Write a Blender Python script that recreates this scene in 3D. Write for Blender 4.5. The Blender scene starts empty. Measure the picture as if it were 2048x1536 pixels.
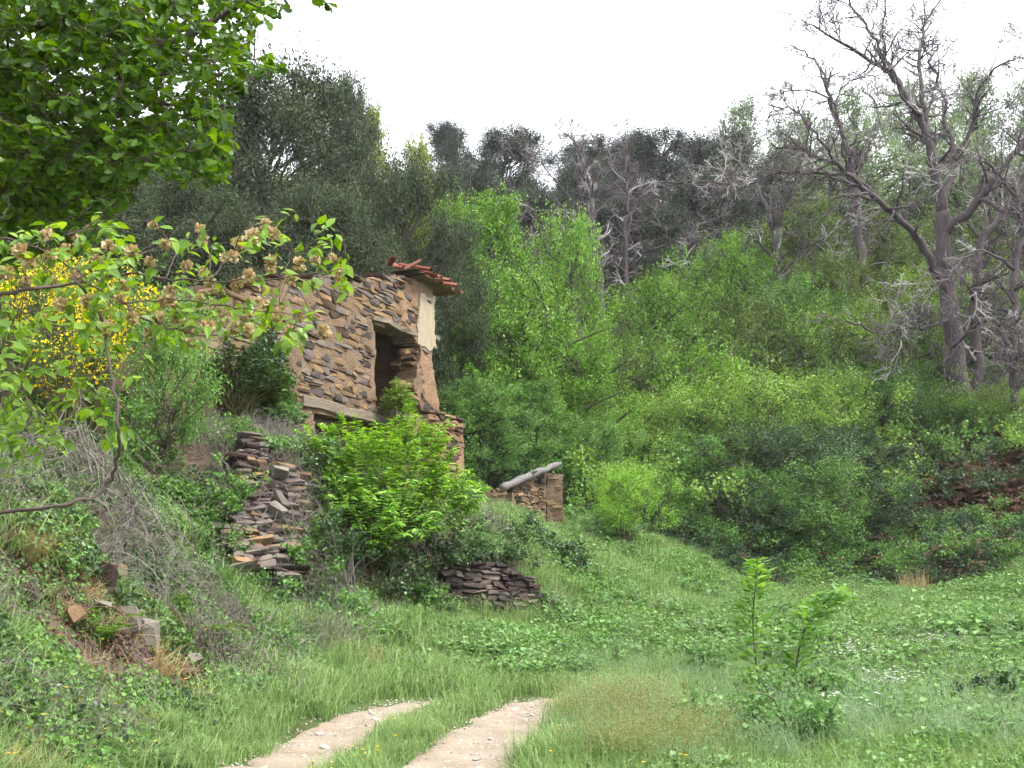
import bpy, bmesh, math, random
import numpy as np
from mathutils import Vector, Matrix

SC = bpy.context.scene
COL = SC.collection
RNG = np.random.default_rng(7)
R = math.radians

# ------------------------------------------------------------------ camera, sky, sun, exposure
F_PX, HOR, CAMZ = 2100.0, 1120.0, 1.6           # measured on a 2048 x 1536 frame
PITCH = math.atan((HOR - 768.0) / F_PX)
cam_d = bpy.data.cameras.new('camera')
cam = bpy.data.objects.new('camera', cam_d)
COL.objects.link(cam)
cam.location = (0, 0, CAMZ)
cam.rotation_euler = (R(90) + PITCH, 0, 0)
cam_d.sensor_width = 36.0
cam_d.lens = 36.0 * F_PX / 2048.0
cam_d.clip_start, cam_d.clip_end = 0.05, 3000
SC.camera = cam

SUN_EL, SUN_AZ = 56.0, 112.0                     # azimuth clockwise from +Y
world = bpy.data.worlds.new('World')
SC.world = world
world.use_nodes = True
wn, wl = world.node_tree.nodes, world.node_tree.links
wn.clear()
w_out = wn.new('ShaderNodeOutputWorld')
w_bg = wn.new('ShaderNodeBackground')
w_sky = wn.new('ShaderNodeTexSky')
w_sky.sky_type = 'NISHITA'
w_sky.sun_disc = False
w_sky.sun_elevation = R(SUN_EL)
w_sky.sun_rotation = R(SUN_AZ)
w_sky.air_density, w_sky.dust_density, w_sky.ozone_density = 1.2, 4.0, 1.0
w_hs = wn.new('ShaderNodeHueSaturation')         # thin white overcast: most of the blue is gone
w_hs.inputs['Saturation'].default_value = 0.22
w_mx = wn.new('ShaderNodeMix'); w_mx.data_type = 'RGBA'
w_mx.inputs[0].default_value = 0.55
w_mx.inputs[7].default_value = (9.0, 9.3, 9.9, 1)
wl.new(w_sky.outputs[0], w_hs.inputs['Color'])
wl.new(w_hs.outputs[0], w_mx.inputs[6])
wl.new(w_mx.outputs[2], w_bg.inputs[0])
wl.new(w_bg.outputs[0], w_out.inputs[0])
w_bg.inputs[1].default_value = 0.095

sun_d = bpy.data.lights.new('sun', 'SUN')
sun_d.energy, sun_d.angle, sun_d.color = 1.5, R(12), (1.0, 0.95, 0.86)
sun = bpy.data.objects.new('sun', sun_d)
COL.objects.link(sun)
_sd = Vector((math.sin(R(SUN_AZ)) * math.cos(R(SUN_EL)), math.cos(R(SUN_AZ)) * math.cos(R(SUN_EL)), math.sin(R(SUN_EL))))
sun.rotation_euler = _sd.to_track_quat('Z', 'Y').to_euler()
sun.location = (20, -10, 40)

vs = SC.view_settings
vs.view_transform, vs.look, vs.gamma, vs.exposure = 'Standard', 'None', 1.0, 1.95
vs.use_curve_mapping = False
SC.render.film_transparent = False
SC.cycles.use_denoising = True
SC.cycles.denoiser = 'OPENIMAGEDENOISE'
SC.cycles.max_bounces = 4
SC.cycles.diffuse_bounces = 2
SC.cycles.glossy_bounces = 2
SC.cycles.transmission_bounces = 3
SC.cycles.use_adaptive_sampling = True
SC.cycles.adaptive_threshold = 0.05
SC.cycles.volume_bounces = 0
SC.cycles.caustics_reflective = False
SC.cycles.caustics_refractive = False

# ------------------------------------------------------------------ picture <-> place
cp, sp_ = math.cos(PITCH), math.sin(PITCH)
def ray(px, py):
    a = (np.asarray(px, float) - 1024.0) / F_PX
    b = (768.0 - np.asarray(py, float)) / F_PX
    return np.stack([a, cp - b * sp_, sp_ + b * cp], -1)
def P(px, py, d):
    r = ray(px, py)
    return np.array([0, 0, CAMZ]) + r * (np.asarray(d, float) / r[..., 1])[..., None]

def _hash(ix, iy, s):
    n = (ix.astype(np.int64) * 374761393 + iy.astype(np.int64) * 668265263 + s * 974711) & 0xffffffff
    n = ((n ^ (n >> 13)) * 1274126177) & 0xffffffff
    n = n ^ (n >> 16)
    return (n & 0xffff) / 65535.0
def vnoise(x, y, s=0):
    x = np.asarray(x, float); y = np.asarray(y, float)
    ix, iy = np.floor(x), np.floor(y)
    fx, fy = x - ix, y - iy
    fx, fy = fx * fx * (3 - 2 * fx), fy * fy * (3 - 2 * fy)
    a, b = _hash(ix, iy, s), _hash(ix + 1, iy, s)
    c, d = _hash(ix, iy + 1, s), _hash(ix + 1, iy + 1, s)
    return (a + (b - a) * fx) * (1 - fy) + (c + (d - c) * fx) * fy
def fbm(x, y, s=0, o=3):
    t, a, n = 0, 1, 0
    for k in range(o):
        t = t + a * vnoise(x * 2 ** k, y * 2 ** k, s + k * 17); n += a; a *= .5
    return t / n - .5

# ------------------------------------------------------------------ terrain heights (spot levels, then interpolated)
_cp = []
for px, py, d in [(585, 1536, 8.1), (940, 1536, 8.1), (750, 1470, 9.6), (1000, 1470, 9.6), (1060, 1410, 11.6), (860, 1420, 11.2),
                  (480, 1500, 8.8), (700, 1425, 10.9), (900, 1352, 14.2), (1100, 1305, 17), (1250, 1290, 17.5), (1150, 1400, 12),
                  (1300, 1480, 9.3), (1600, 1500, 8.8), (1900, 1520, 8.4), (2000, 1450, 10), (1990, 1300, 17), (1700, 1330, 15.5),
                  (1450, 1290, 18), (1600, 1250, 21), (1900, 1215, 24), (1700, 1205, 26), (1400, 1215, 25), (1550, 1190, 29),
                  (1650, 1185, 29), (1900, 1140, 31), (2048, 1120, 32),
                  (1900, 1000, 37), (2000, 1000, 36), (1900, 860, 45), (1700, 1050, 37), (1500, 1100, 36), (1350, 1050, 38),
                  (1200, 1000, 41), (1300, 900, 47), (1600, 900, 47),
                  (1150, 1190, 21), (1130, 1215, 19.5), (1000, 1215, 18.6), (860, 1195, 17.8), (1000, 1118, 19.6), (880, 1110, 18.8), (1090, 1130, 20.4),
                  (1000, 1020, 27), (920, 985, 26), (1060, 1060, 25.5), (1200, 1110, 27), (1300, 1090, 31), (1450, 1142, 32), (1150, 1040, 32), (1050, 1025, 33),
                  (1250, 1160, 24), (1350, 1190, 24.5),
                  (640, 1195, 15.9), (500, 1175, 15.6), (420, 1170, 14.6), (420, 900, 17.0), (530, 898, 17.0), (640, 915, 18.4), (640, 1010, 17.2), (520, 1030, 16.2),
                  (760, 1000, 19.6), (820, 960, 22.5), (600, 882, 21.0), (450, 850, 18.9), (320, 830, 17.2), (300, 800, 17.4), (200, 810, 15), (100, 905, 12.6), (250, 950, 13.4),
                  (330, 1120, 12.8), (0, 900, 11.2), (0, 1100, 8.8), (100, 1100, 9.9), (0, 1300, 7.4), (120, 1330, 8.2), (200, 1230, 9.4), (200, 1400, 8.0), (0, 1500, 6.4),
                  (300, 1400, 8.9), (300, 1270, 10.4), (450, 1400, 10.2), (450, 1250, 12.3), (620, 1330, 12.8), (620, 1250, 14.2), (800, 1260, 15.4), (350, 1500, 8.2)]:
    _cp.append(P(px, py, d))
for x, y, z in [(-1, 0, 0), (1, 0, 0), (-1, 4, 0), (1, 4, 0), (2.5, 4, -.03), (4, 2, -.1), (-2.4, 4, .3), (-3.2, 5.0, .6), (-4.2, 3, 1.2), (-3, 0, .4), (-6, 0, 2.2), (0, -8, 0), (5, -8, -.2),
                (-8, -8, 2), (-10, 5, 4.0), (-14, 12, 6.0), (-9.5, 14.5, 4.9), (-12, 20, 6.3), (8, 4, -.2), (12, 10, .2), (16, 16, .8), (22, 24, 2.5), (12, 0, 0), (28, 10, 3), (30, 0, 4),
                (-4.5, 26, 3.75), (-6, 28, 4.0), (-3, 31, 4.0), (-8.5, 22, 4.4), (-10, 28, 6), (-8, 35, 7.5), (-3, 38, 6.5), (0, 36, 4.2), (2.5, 40, 4.6), (-14, 38, 11), (-20, 28, 11),
                (-22, 45, 17), (-10, 48, 13), (0, 50, 9), (6, 55, 11), (14, 55, 12), (22, 50, 11), (30, 45, 11), (40, 36, 11), (-25, 60, 23), (-8, 65, 21), (6, 70, 20), (20, 70, 20), (36, 66, 21),
                (50, 55, 19), (-30, 80, 31), (-8, 88, 32), (8, 90, 31), (24, 90, 32), (44, 88, 34), (64, 78, 31), (90, 60, 30), (-60, 60, 31), (-50, 20, 21), (-50, -20, 17), (-30, -10, 10), (60, 20, 14),
                (60, -20, 10), (20, -40, -2), (-20, -50, 5), (0, 115, 35), (30, 118, 37), (70, 110, 38), (-40, 115, 38), (0, 160, 33), (60, 170, 33), (-60, 170, 33), (0, 300, 20), (150, 300, 20),
                (-150, 300, 20), (200, 100, 30), (-200, 100, 30), (200, -150, 0), (-200, -150, 0), (0, -200, -5), (400, 400, 10), (-400, 400, 10), (400, -300, 0), (-400, -300, 0)]:
    _cp.append(np.array([x, y, z], float))
for px, d in ((1560, 30.6), (1640, 30.8), (1720, 30.8), (1800, 31)): _cp.append(np.array([(px - 1024) / F_PX * d, d, .05]))
_cp = np.array(_cp)
_n = len(_cp)
_A = np.sqrt(((_cp[:, None, :2] - _cp[None, :, :2]) ** 2).sum(-1) + .5)
_M = np.block([[_A - np.eye(_n) * .12, np.c_[np.ones(_n), _cp[:, :2]]], [np.c_[np.ones(_n), _cp[:, :2]].T, np.zeros((3, 3))]])
_w = np.linalg.solve(_M, np.r_[_cp[:, 2], 0, 0, 0])

RUT_L = [(470, 1620), (590, 1536), (645, 1500), (700, 1464), (770, 1440), (830, 1424), (880, 1412)]
RUT_R = [(870, 1620), (905, 1570), (945, 1530), (985, 1490), (1015, 1462), (1040, 1440), (1068, 1420), (1100, 1402)]
def _flat(pl):
    a = np.array(pl, float); r = ray(a[:, 0], a[:, 1])
    t = -CAMZ / r[:, 2]
    return (r * t[:, None])[:, :2]
RUTL, RUTR = _flat(RUT_L), _flat(RUT_R)
RUTL = np.vstack([RUTL[0] + (RUTL[0] - RUTL[2]) * 3, RUTL]); RUTR = np.vstack([RUTR[0] + (RUTR[0] - RUTR[2]) * 3, RUTR])
def dist_poly(x, y, pl):
    x = np.asarray(x, float); y = np.asarray(y, float)
    best = np.full(x.shape, 1e9)
    for a, b in zip(pl[:-1], pl[1:]):
        ab = b - a
        t = np.clip(((x - a[0]) * ab[0] + (y - a[1]) * ab[1]) / (ab @ ab), 0, 1)
        best = np.minimum(best, np.hypot(x - a[0] - t * ab[0], y - a[1] - t * ab[1]))
    return best

def height(x, y):
    x = np.asarray(x, float); y = np.asarray(y, float)
    sh = x.shape
    xf, yf = x.ravel(), y.ravel()
    z = np.empty(xf.shape)
    for s in range(0, len(xf), 20000):
        e = s + 20000
        D = np.sqrt((xf[s:e, None] - _cp[None, :, 0]) ** 2 + (yf[s:e, None] - _cp[None, :, 1]) ** 2 + .5)
        z[s:e] = D @ _w[:_n] + _w[_n] + _w[_n + 1] * xf[s:e] + _w[_n + 2] * yf[s:e]
    tr = np.minimum(dist_poly(xf, yf, RUTL), dist_poly(xf, yf, RUTR))
    k = np.clip((tr - .4) / 1.2, 0, 1)
    rough = .10 + (.25 + .35 * (yf < 17) * (xf < -1.5)) * np.clip((np.abs(z) - .3) / 1.5, 0, 1)
    z = z + k * rough * (fbm(xf * .9, yf * .9, 3, 3)) * 1.6 + .03 * fbm(xf * 3, yf * 3, 9, 2)
    z = z - .05 * (1 - np.clip(tr / .55, 0, 1)) * (yf < 14)
    return z.reshape(sh)
def hz(x, y):
    return float(height(np.array([x]), np.array([y]))[0])
def G(px, py, dmin=3.0, dmax=130.0):
    """the spot on the ground seen at a picture position"""
    r = ray(px, py)
    ds = np.geomspace(dmin, dmax, 900)
    pts = np.array([0, 0, CAMZ]) + r[None] * (ds / r[1])[:, None]
    below = pts[:, 2] < height(pts[:, 0], pts[:, 1])
    i = int(np.argmax(below)) if below.any() else len(ds) - 1
    return pts[i]

# ------------------------------------------------------------------ materials
def mat_base(name):
    m = bpy.data.materials.new(name); m.use_nodes = True
    nt = m.node_tree; nt.nodes.clear()
    return m, nt.nodes, nt.links
def ramp(nodes, stops, interp='LINEAR'):
    r = nodes.new('ShaderNodeValToRGB')
    el = r.color_ramp.elements
    r.color_ramp.interpolation = interp
    while len(el) > 1: el.remove(el[-1])
    el[0].position = stops[0][0]; el[0].color = (*stops[0][1], 1)
    for p, c in stops[1:]:
        e = el.new(p); e.color = (*c, 1)
    return r
def rnd_value(nodes, links):
    """one number per leaf (attribute) plus one per object"""
    at = nodes.new('ShaderNodeAttribute'); at.attribute_name = 'lv'
    oi = nodes.new('ShaderNodeObjectInfo')
    s = nodes.new('ShaderNodeMath'); s.operation = 'ADD'
    links.new(at.outputs['Fac'], s.inputs[0]); links.new(oi.outputs['Random'], s.inputs[1])
    f = nodes.new('ShaderNodeMath'); f.operation = 'FRACT'
    links.new(s.outputs[0], f.inputs[0])
    return f
def leaf_mat(name, cols, trans=.35, rough=.5, spec=.25, patch=0.6, scale=.6, tcol=None):
    m, N, L = mat_base(name)
    out = N.new('ShaderNodeOutputMaterial')
    f = rnd_value(N, L)
    geo = N.new('ShaderNodeNewGeometry')
    nz = N.new('ShaderNodeTexNoise'); nz.inputs['Scale'].default_value = scale; nz.inputs['Detail'].default_value = 2
    L.new(geo.outputs['Position'], nz.inputs['Vector'])
    mx = N.new('ShaderNodeMix'); mx.inputs[0].default_value = patch * .6
    L.new(f.outputs[0], mx.inputs[2]); L.new(nz.outputs['Fac'], mx.inputs[3])
    k = len(cols)
    rp = ramp(N, [(.12 + .76 * i / (k - 1), c) for i, c in enumerate(cols)])
    L.new(mx.outputs[0], rp.inputs[0])
    pr = N.new('ShaderNodeBsdfPrincipled')
    pr.inputs['Roughness'].default_value = rough
    pr.inputs['Specular IOR Level'].default_value = spec
    L.new(rp.outputs[0], pr.inputs['Base Color'])
    if trans > 0:
        tr = N.new('ShaderNodeBsdfTranslucent')
        hs = N.new('ShaderNodeHueSaturation')
        hs.inputs['Hue'].default_value = .485; hs.inputs['Saturation'].default_value = 1.15; hs.inputs['Value'].default_value = 1.5
        L.new(rp.outputs[0], hs.inputs['Color']); L.new(hs.outputs[0], tr.inputs['Color'])
        ms = N.new('ShaderNodeMixShader'); ms.inputs[0].default_value = trans
        L.new(pr.outputs[0], ms.inputs[1]); L.new(tr.outputs[0], ms.inputs[2])
        L.new(ms.outputs[0], out.inputs[0])
    else:
        L.new(pr.outputs[0], out.inputs[0])
    return m
def rough_mat(name, cols, scale=6.0, rough=.9, bump=.4, bscale=30.0, bdist=.02, rnd=.5, detail=6, spec=.25, stretch=(1, 1, 1), coord='Object'):
    m, N, L = mat_base(name)
    out = N.new('ShaderNodeOutputMaterial')
    pr = N.new('ShaderNodeBsdfPrincipled')
    pr.inputs['Roughness'].default_value = rough
    pr.inputs['Specular IOR Level'].default_value = spec
    tc = N.new('ShaderNodeNewGeometry')
    mp = N.new('ShaderNodeMapping'); mp.inputs['Scale'].default_value = stretch
    L.new(tc.outputs['Position'], mp.inputs['Vector'])
    nz = N.new('ShaderNodeTexNoise'); nz.inputs['Scale'].default_value = scale; nz.inputs['Detail'].default_value = detail; nz.inputs['Roughness'].default_value = .65
    L.new(mp.outputs[0], nz.inputs['Vector'])
    f = rnd_value(N, L)
    mx = N.new('ShaderNodeMix'); mx.inputs[0].default_value = rnd
    L.new(nz.outputs['Fac'], mx.inputs[2]); L.new(f.outputs[0], mx.inputs[3])
    k = len(cols)
    lo, hi = .5 - .32 * (1 - rnd * .2) , .5 + .32 * (1 + rnd * .2)
    rp = ramp(N, [(lo + (hi - lo) * i / (k - 1), c) for i, c in enumerate(cols)])
    L.new(mx.outputs[0], rp.inputs[0])
    L.new(rp.outputs[0], pr.inputs['Base Color'])
    b2 = N.new('ShaderNodeTexNoise'); b2.inputs['Scale'].default_value = bscale; b2.inputs['Detail'].default_value = 5
    L.new(mp.outputs[0], b2.inputs['Vector'])
    bp = N.new('ShaderNodeBump'); bp.inputs['Strength'].default_value = bump; bp.inputs['Distance'].default_value = bdist
    L.new(b2.outputs['Fac'], bp.inputs['Height']); L.new(bp.outputs[0], pr.inputs['Normal'])
    L.new(pr.outputs[0], out.inputs[0])
    return m

M = {}
M['stone'] = rough_mat('schist', [(0.060, 0.041, 0.029), (0.143, 0.089, 0.051), (0.210, 0.132, 0.071), (0.168, 0.122, 0.083), (0.260, 0.157, 0.076), (0.101, 0.074, 0.059)], 7, .85, .5, 40, .015, .72)
M['stone_grey'] = rough_mat('grey_schist', [(0.039, 0.032, 0.030), (0.096, 0.075, 0.069), (0.134, 0.108, 0.096), (0.109, 0.084, 0.074), (0.173, 0.144, 0.121), (0.070, 0.058, 0.055)], 7, .82, .5, 40, .015, .7)
M['stone_dark'] = rough_mat('dark_red_schist', [(0.017, 0.011, 0.011), (0.038, 0.023, 0.022), (0.056, 0.032, 0.026), (0.044, 0.036, 0.036), (0.066, 0.049, 0.041)], 7, .8, .5, 40, .015, .7)
M['stone_pale'] = rough_mat('pale_rock', [(0.094, 0.083, 0.069), (0.165, 0.149, 0.126), (0.232, 0.215, 0.187)], 5, .85, .6, 22, .03, .35)
M['stone_gold'] = rough_mat('ochre_schist', [(0.052, 0.033, 0.021), (0.125, 0.083, 0.044), (0.188, 0.123, 0.064), (0.145, 0.103, 0.070), (0.088, 0.062, 0.044)], 7, .88, .5, 40, .015, .7)
M['earth'] = rough_mat('earth_mortar', [(0.083, 0.054, 0.035), (0.153, 0.102, 0.066), (0.199, 0.137, 0.092), (0.251, 0.180, 0.126)], 3.2, .95, .8, 24, .05, .0)
M['earth_red'] = rough_mat('orange_earth_render', [(0.115, 0.067, 0.038), (0.207, 0.129, 0.080), (0.253, 0.163, 0.105), (0.300, 0.211, 0.147)], 3.0, .95, .8, 20, .05, .0)
M['plaster'] = rough_mat('cream_plaster', [(0.232, 0.177, 0.115), (0.330, 0.275, 0.198), (0.385, 0.341, 0.264)], 4.0, .9, .35, 26, .02, .0, stretch=(2, 2, .6))
M['timber'] = rough_mat('weathered_timber', [(0.062, 0.046, 0.034), (0.149, 0.118, 0.087), (0.211, 0.180, 0.143), (0.261, 0.230, 0.186)], 6, .85, .5, 18, .02, .15, stretch=(.6, .6, 5))
M['log'] = rough_mat('bleached_log', [(0.071, 0.066, 0.066), (0.151, 0.143, 0.137), (0.212, 0.204, 0.195)], 6, .8, .5, 20, .02, .1, stretch=(1, 1, 5))
M['tile'] = rough_mat('terracotta', [(0.101, 0.032, 0.021), (0.195, 0.062, 0.038), (0.260, 0.106, 0.068), (0.177, 0.083, 0.059), (0.272, 0.160, 0.118)], 9, .85, .3, 40, .01, .55)
M['bark'] = rough_mat('bark', [(0.035, 0.028, 0.024), (0.085, 0.070, 0.060), (0.150, 0.130, 0.115)], 5, .95, .8, 22, .05, .1, stretch=(3, 3, .7))
M['bark_dead'] = rough_mat('dead_chestnut_bark', [(0.045, 0.035, 0.038), (0.094, 0.075, 0.081), (0.152, 0.127, 0.135)], 3, .92, .8, 12, .06, .1, stretch=(3, 3, .6))
M['twig_dead'] = rough_mat('dead_twigs', [(0.078, 0.062, 0.068), (0.148, 0.123, 0.131), (0.226, 0.196, 0.204)], 2, .9, .2, 20, .01, .3)
M['bleached'] = rough_mat('bleached_branch', [(0.208, 0.196, 0.188), (0.336, 0.320, 0.312), (0.448, 0.432, 0.416)], 3, .85, .3, 20, .01, .1)
M['twig'] = rough_mat('twig_bark', [(.04, .03, .026), (.09, .07, .06), (.16, .12, .10)], 20, .85, .4, 80, .004, .15)
M['stem_green'] = rough_mat('green_stem', [(.06, .075, .025), (.10, .10, .04), (.13, .09, .05)], 12, .7, .2, 60, .004, .2)
M['stem_pale'] = rough_mat('bramble_stem', [(0.080, 0.068, 0.060), (0.168, 0.144, 0.132), (0.256, 0.224, 0.204)], 5, .85, .2, 50, .004, .4)

M['oak'] = leaf_mat('oak_leaf', [(0.034, 0.069, 0.011), (0.065, 0.141, 0.017), (0.116, 0.226, 0.027)], .46, .42, .3, .25, 1.5)
M['oak_new'] = leaf_mat('young_oak_leaf', [(.09, .17, .02), (.15, .26, .03), (.21, .33, .045)], .5, .45, .3, .25, 1.5)
M['elm'] = leaf_mat('elm_leaf', [(0.095, 0.187, 0.026), (0.147, 0.273, 0.035), (0.234, 0.373, 0.059)], .45, .38, .35, .2, 2)
M['samara'] = leaf_mat('samara', [(0.261, 0.187, 0.086), (0.444, 0.340, 0.184), (0.626, 0.552, 0.368)], .3, .6, .15, .3, 4)
M['holm'] = leaf_mat('holm_oak_leaf', [(0.016, 0.027, 0.015), (0.040, 0.060, 0.029), (0.071, 0.099, 0.049), (0.094, 0.117, 0.065)], .2, .6, .15, .5, .35)
M['holm_far'] = leaf_mat('ridge_holm_leaf', [(0.019, 0.027, 0.022), (0.044, 0.058, 0.041), (0.073, 0.090, 0.064)], .2, .6, .15, .5, .2)
M['pale'] = leaf_mat('pale_skyline_leaf', [(0.079, 0.115, 0.059), (0.144, 0.208, 0.099), (0.216, 0.287, 0.138)], .3, .5, .3, .5, .25)
M['bright'] = leaf_mat('bright_spring_leaf', [(0.051, 0.121, 0.016), (0.097, 0.219, 0.028), (0.153, 0.305, 0.042), (0.217, 0.380, 0.062)], .28, .45, .3, .5, .4)
M['yellow'] = leaf_mat('yellow_green_leaf', [(.13, .17, .025), (.20, .25, .04), (.27, .31, .06)], .4, .5, .25, .4, .5)
M['olive'] = leaf_mat('olive_shrub_leaf', [(0.062, 0.116, 0.024), (0.125, 0.227, 0.041), (0.207, 0.352, 0.066), (0.284, 0.404, 0.088)], .28, .48, .3, .6, .3)
M['spring'] = leaf_mat('spring_hillside_leaf', [(0.029, 0.055, 0.016), (0.071, 0.119, 0.027), (0.126, 0.189, 0.045), (0.176, 0.242, 0.068)], .28, .5, .25, .75, .25)
M['mid'] = leaf_mat('mid_green_leaf', [(0.048, 0.108, 0.028), (0.099, 0.212, 0.047), (0.174, 0.329, 0.073)], .28, .48, .3, .5, .35)
M['deep'] = leaf_mat('deep_green_leaf', [(0.017, 0.035, 0.016), (0.037, 0.073, 0.029), (0.067, 0.119, 0.045)], .3, .45, .35, .4, .5)
M['elder'] = leaf_mat('elder_leaf', [(0.081, 0.182, 0.025), (0.146, 0.310, 0.037), (0.217, 0.419, 0.062), (0.291, 0.492, 0.098)], .4, .42, .3, .25, .8)
M['sapling'] = leaf_mat('sapling_leaf', [(0.100, 0.210, 0.039), (0.150, 0.294, 0.061), (0.210, 0.367, 0.094)], .45, .45, .3, .25, .8)
M['ivy'] = leaf_mat('ivy_leaf', [(0.017, 0.041, 0.014), (0.041, 0.086, 0.025), (0.081, 0.149, 0.041)], .25, .35, .45, .45, .9)
M['grass'] = leaf_mat('grass_blade', [(0.075, 0.138, 0.044), (0.143, 0.236, 0.075), (0.218, 0.325, 0.109), (0.321, 0.391, 0.186)], .28, .55, .2, .65, .7)
M['grass_pale'] = leaf_mat('seeding_grass', [(0.108, 0.191, 0.087), (0.173, 0.273, 0.138), (0.249, 0.348, 0.204), (0.324, 0.409, 0.276)], .4, .6, .2, .6, .6)
M['grass_dry'] = leaf_mat('dry_grass', [(.20, .15, .07), (.33, .26, .13), (.44, .36, .20)], .3, .7, .15, .4, 1)
M['grass_rust'] = leaf_mat('rusty_seed_grass', [(0.167, 0.149, 0.059), (0.266, 0.237, 0.104), (0.236, 0.325, 0.133), (0.354, 0.325, 0.163)], .35, .7, .15, .4, 1)
M['weed'] = leaf_mat('meadow_weed_leaf', [(0.073, 0.157, 0.050), (0.136, 0.265, 0.079), (0.217, 0.371, 0.126)], .28, .45, .3, .6, .7)
M['weed_blue'] = leaf_mat('grey_green_leaf', [(.07, .12, .08), (.12, .18, .12), (.17, .23, .16)], .3, .6, .25, .4, 1)
M['rust'] = leaf_mat('dead_bracken', [(0.034, 0.016, 0.010), (0.067, 0.033, 0.020), (0.106, 0.059, 0.037), (0.134, 0.087, 0.057)], .2, .75, .15, .4, .8)
M['stem_leaf'] = leaf_mat('old_brown_leaf', [(.07, .052, .045), (.13, .10, .085), (.20, .165, .14)], .2, .75, .15, .4, .8)
M['fern'] = leaf_mat('fern_frond', [(.05, .11, .02), (.09, .18, .03), (.14, .24, .05)], .4, .5, .25, .4, 1)
M['broom_flower'] = leaf_mat('broom_flower', [(.60, .48, .01), (.72, .60, .015), (.78, .68, .04)], .35, .5, .2, .2, 3)
M['white_flower'] = leaf_mat('white_petal', [(.60, .60, .58), (.76, .76, .74), (.82, .82, .80)], .3, .6, .2, .2, 3)
M['yellow_flower'] = leaf_mat('yellow_petal', [(.65, .42, .01), (.75, .55, .02)], .3, .5, .2, .2, 3)
M['blue_flower'] = leaf_mat('blue_petal', [(.04, .05, .22), (.07, .08, .32)], .3, .5, .2, .2, 3)

# ------------------------------------------------------------------ mesh helpers
def make_mesh(name, verts, faces, mats, lv=None, smooth=False, fmat=None):
    """verts (N,3); faces: list of int arrays (M,3)/(M,4); lv: per-vertex value"""
    me = bpy.data.meshes.new(name)
    verts = np.ascontiguousarray(verts, np.float32)
    faces = [np.asarray(f, np.int32) for f in faces if len(f)]
    nl = sum(f.size for f in faces); nf = sum(len(f) for f in faces)
    me.vertices.add(len(verts)); me.vertices.foreach_set('co', verts.ravel())
    me.loops.add(nl); me.polygons.add(nf)
    me.loops.foreach_set('vertex_index', np.concatenate([f.ravel() for f in faces]))
    tot = np.concatenate([np.full(len(f), f.shape[1], np.int32) for f in faces])
    me.polygons.foreach_set('loop_start', np.r_[0, np.cumsum(tot)[:-1]].astype(np.int32))
    try: me.polygons.foreach_set('loop_total', tot)
    except Exception: pass
    me.polygons.foreach_set('use_smooth', np.full(nf, bool(smooth)))
    for m in (mats if isinstance(mats, (list, tuple)) else [mats]): me.materials.append(m)
    if fmat is not None: me.polygons.foreach_set('material_index', np.asarray(fmat, np.int32))
    if lv is not None:
        a = me.attributes.new('lv', 'FLOAT', 'POINT'); a.data.foreach_set('value', np.asarray(lv, np.float32))
    me.update(calc_edges=True)
    me.validate()
    return me
def link(name, me, parent=None, loc=None):
    o = bpy.data.objects.new(name, me); COL.objects.link(o)
    if parent is not None: o.parent = parent
    if loc is not None: o.location = tuple(loc)
    return o
def tag(o, label=None, cat=None, group=None, kind=None):
    if label: o['label'] = label
    if cat: o['category'] = cat
    if group: o['group'] = group
    if kind: o['kind'] = kind
    return o
def thing(name, label, cat, loc=(0, 0, 0), group=None):
    return tag(link(name, None, None, loc), label, cat, group)

class Batch:
    def __init__(s): s.v, s.q, s.t, s.l, s.n = [], [], [], [], 0
    def add(s, v, q=None, t=None, lv=None):
        if q is not None and len(q): s.q.append(np.asarray(q) + s.n)
        if t is not None and len(t): s.t.append(np.asarray(t) + s.n)
        s.v.append(v); s.l.append(np.zeros(len(v)) if lv is None else np.broadcast_to(lv, (len(v),))); s.n += len(v)
    def mesh(s, name, mats, smooth=False):
        f = []
        if s.q: f.append(np.vstack(s.q))
        if s.t: f.append(np.vstack(s.t))
        return make_mesh(name, np.vstack(s.v), f, mats, np.concatenate(s.l), smooth)

def unit(v):
    return v / np.maximum(np.linalg.norm(v, axis=-1, keepdims=True), 1e-9)
# leaf outlines: (stations along the leaf, half width); 3 verts a station, V-folded
def leaf_tpl(ts, ws, fold=.25, droop=.15):
    v, q = [], []
    for t, w in zip(ts, ws):
        z = -droop * t * t
        v += [(-w, t, z + fold * w), (0, t, z), (w, t, z + fold * w)]
    for i in range(len(ts) - 1):
        a = 3 * i
        q += [(a, a + 1, a + 4, a + 3), (a + 1, a + 2, a + 5, a + 4)]
    return np.array(v, float), np.array(q)
TPL_OAK = leaf_tpl([0, .12, .25, .36, .47, .60, .72, .86, .96, 1], [.02, .05, .17, .12, .27, .19, .34, .27, .20, .06], .2, .12)
TPL_ELM = leaf_tpl([0, .08, .3, .55, .8, 1], [.015, .16, .29, .26, .13, .01], .25, .18)
TPL_LANCE = leaf_tpl([0, .3, .65, 1], [.02, .17, .15, .01], .3, .25)
TPL_DIA = (np.array([(0, 0, 0), (-.3, .5, .08), (0, 1, -.05), (.3, .5, .08)], float), np.array([(0, 1, 2, 3)]))
TPL_WIDE = (np.array([(0, 0, 0), (-.42, .45, .1), (0, 1, -.08), (.42, .45, .1)], float), np.array([(0, 1, 2, 3)]))
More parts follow.
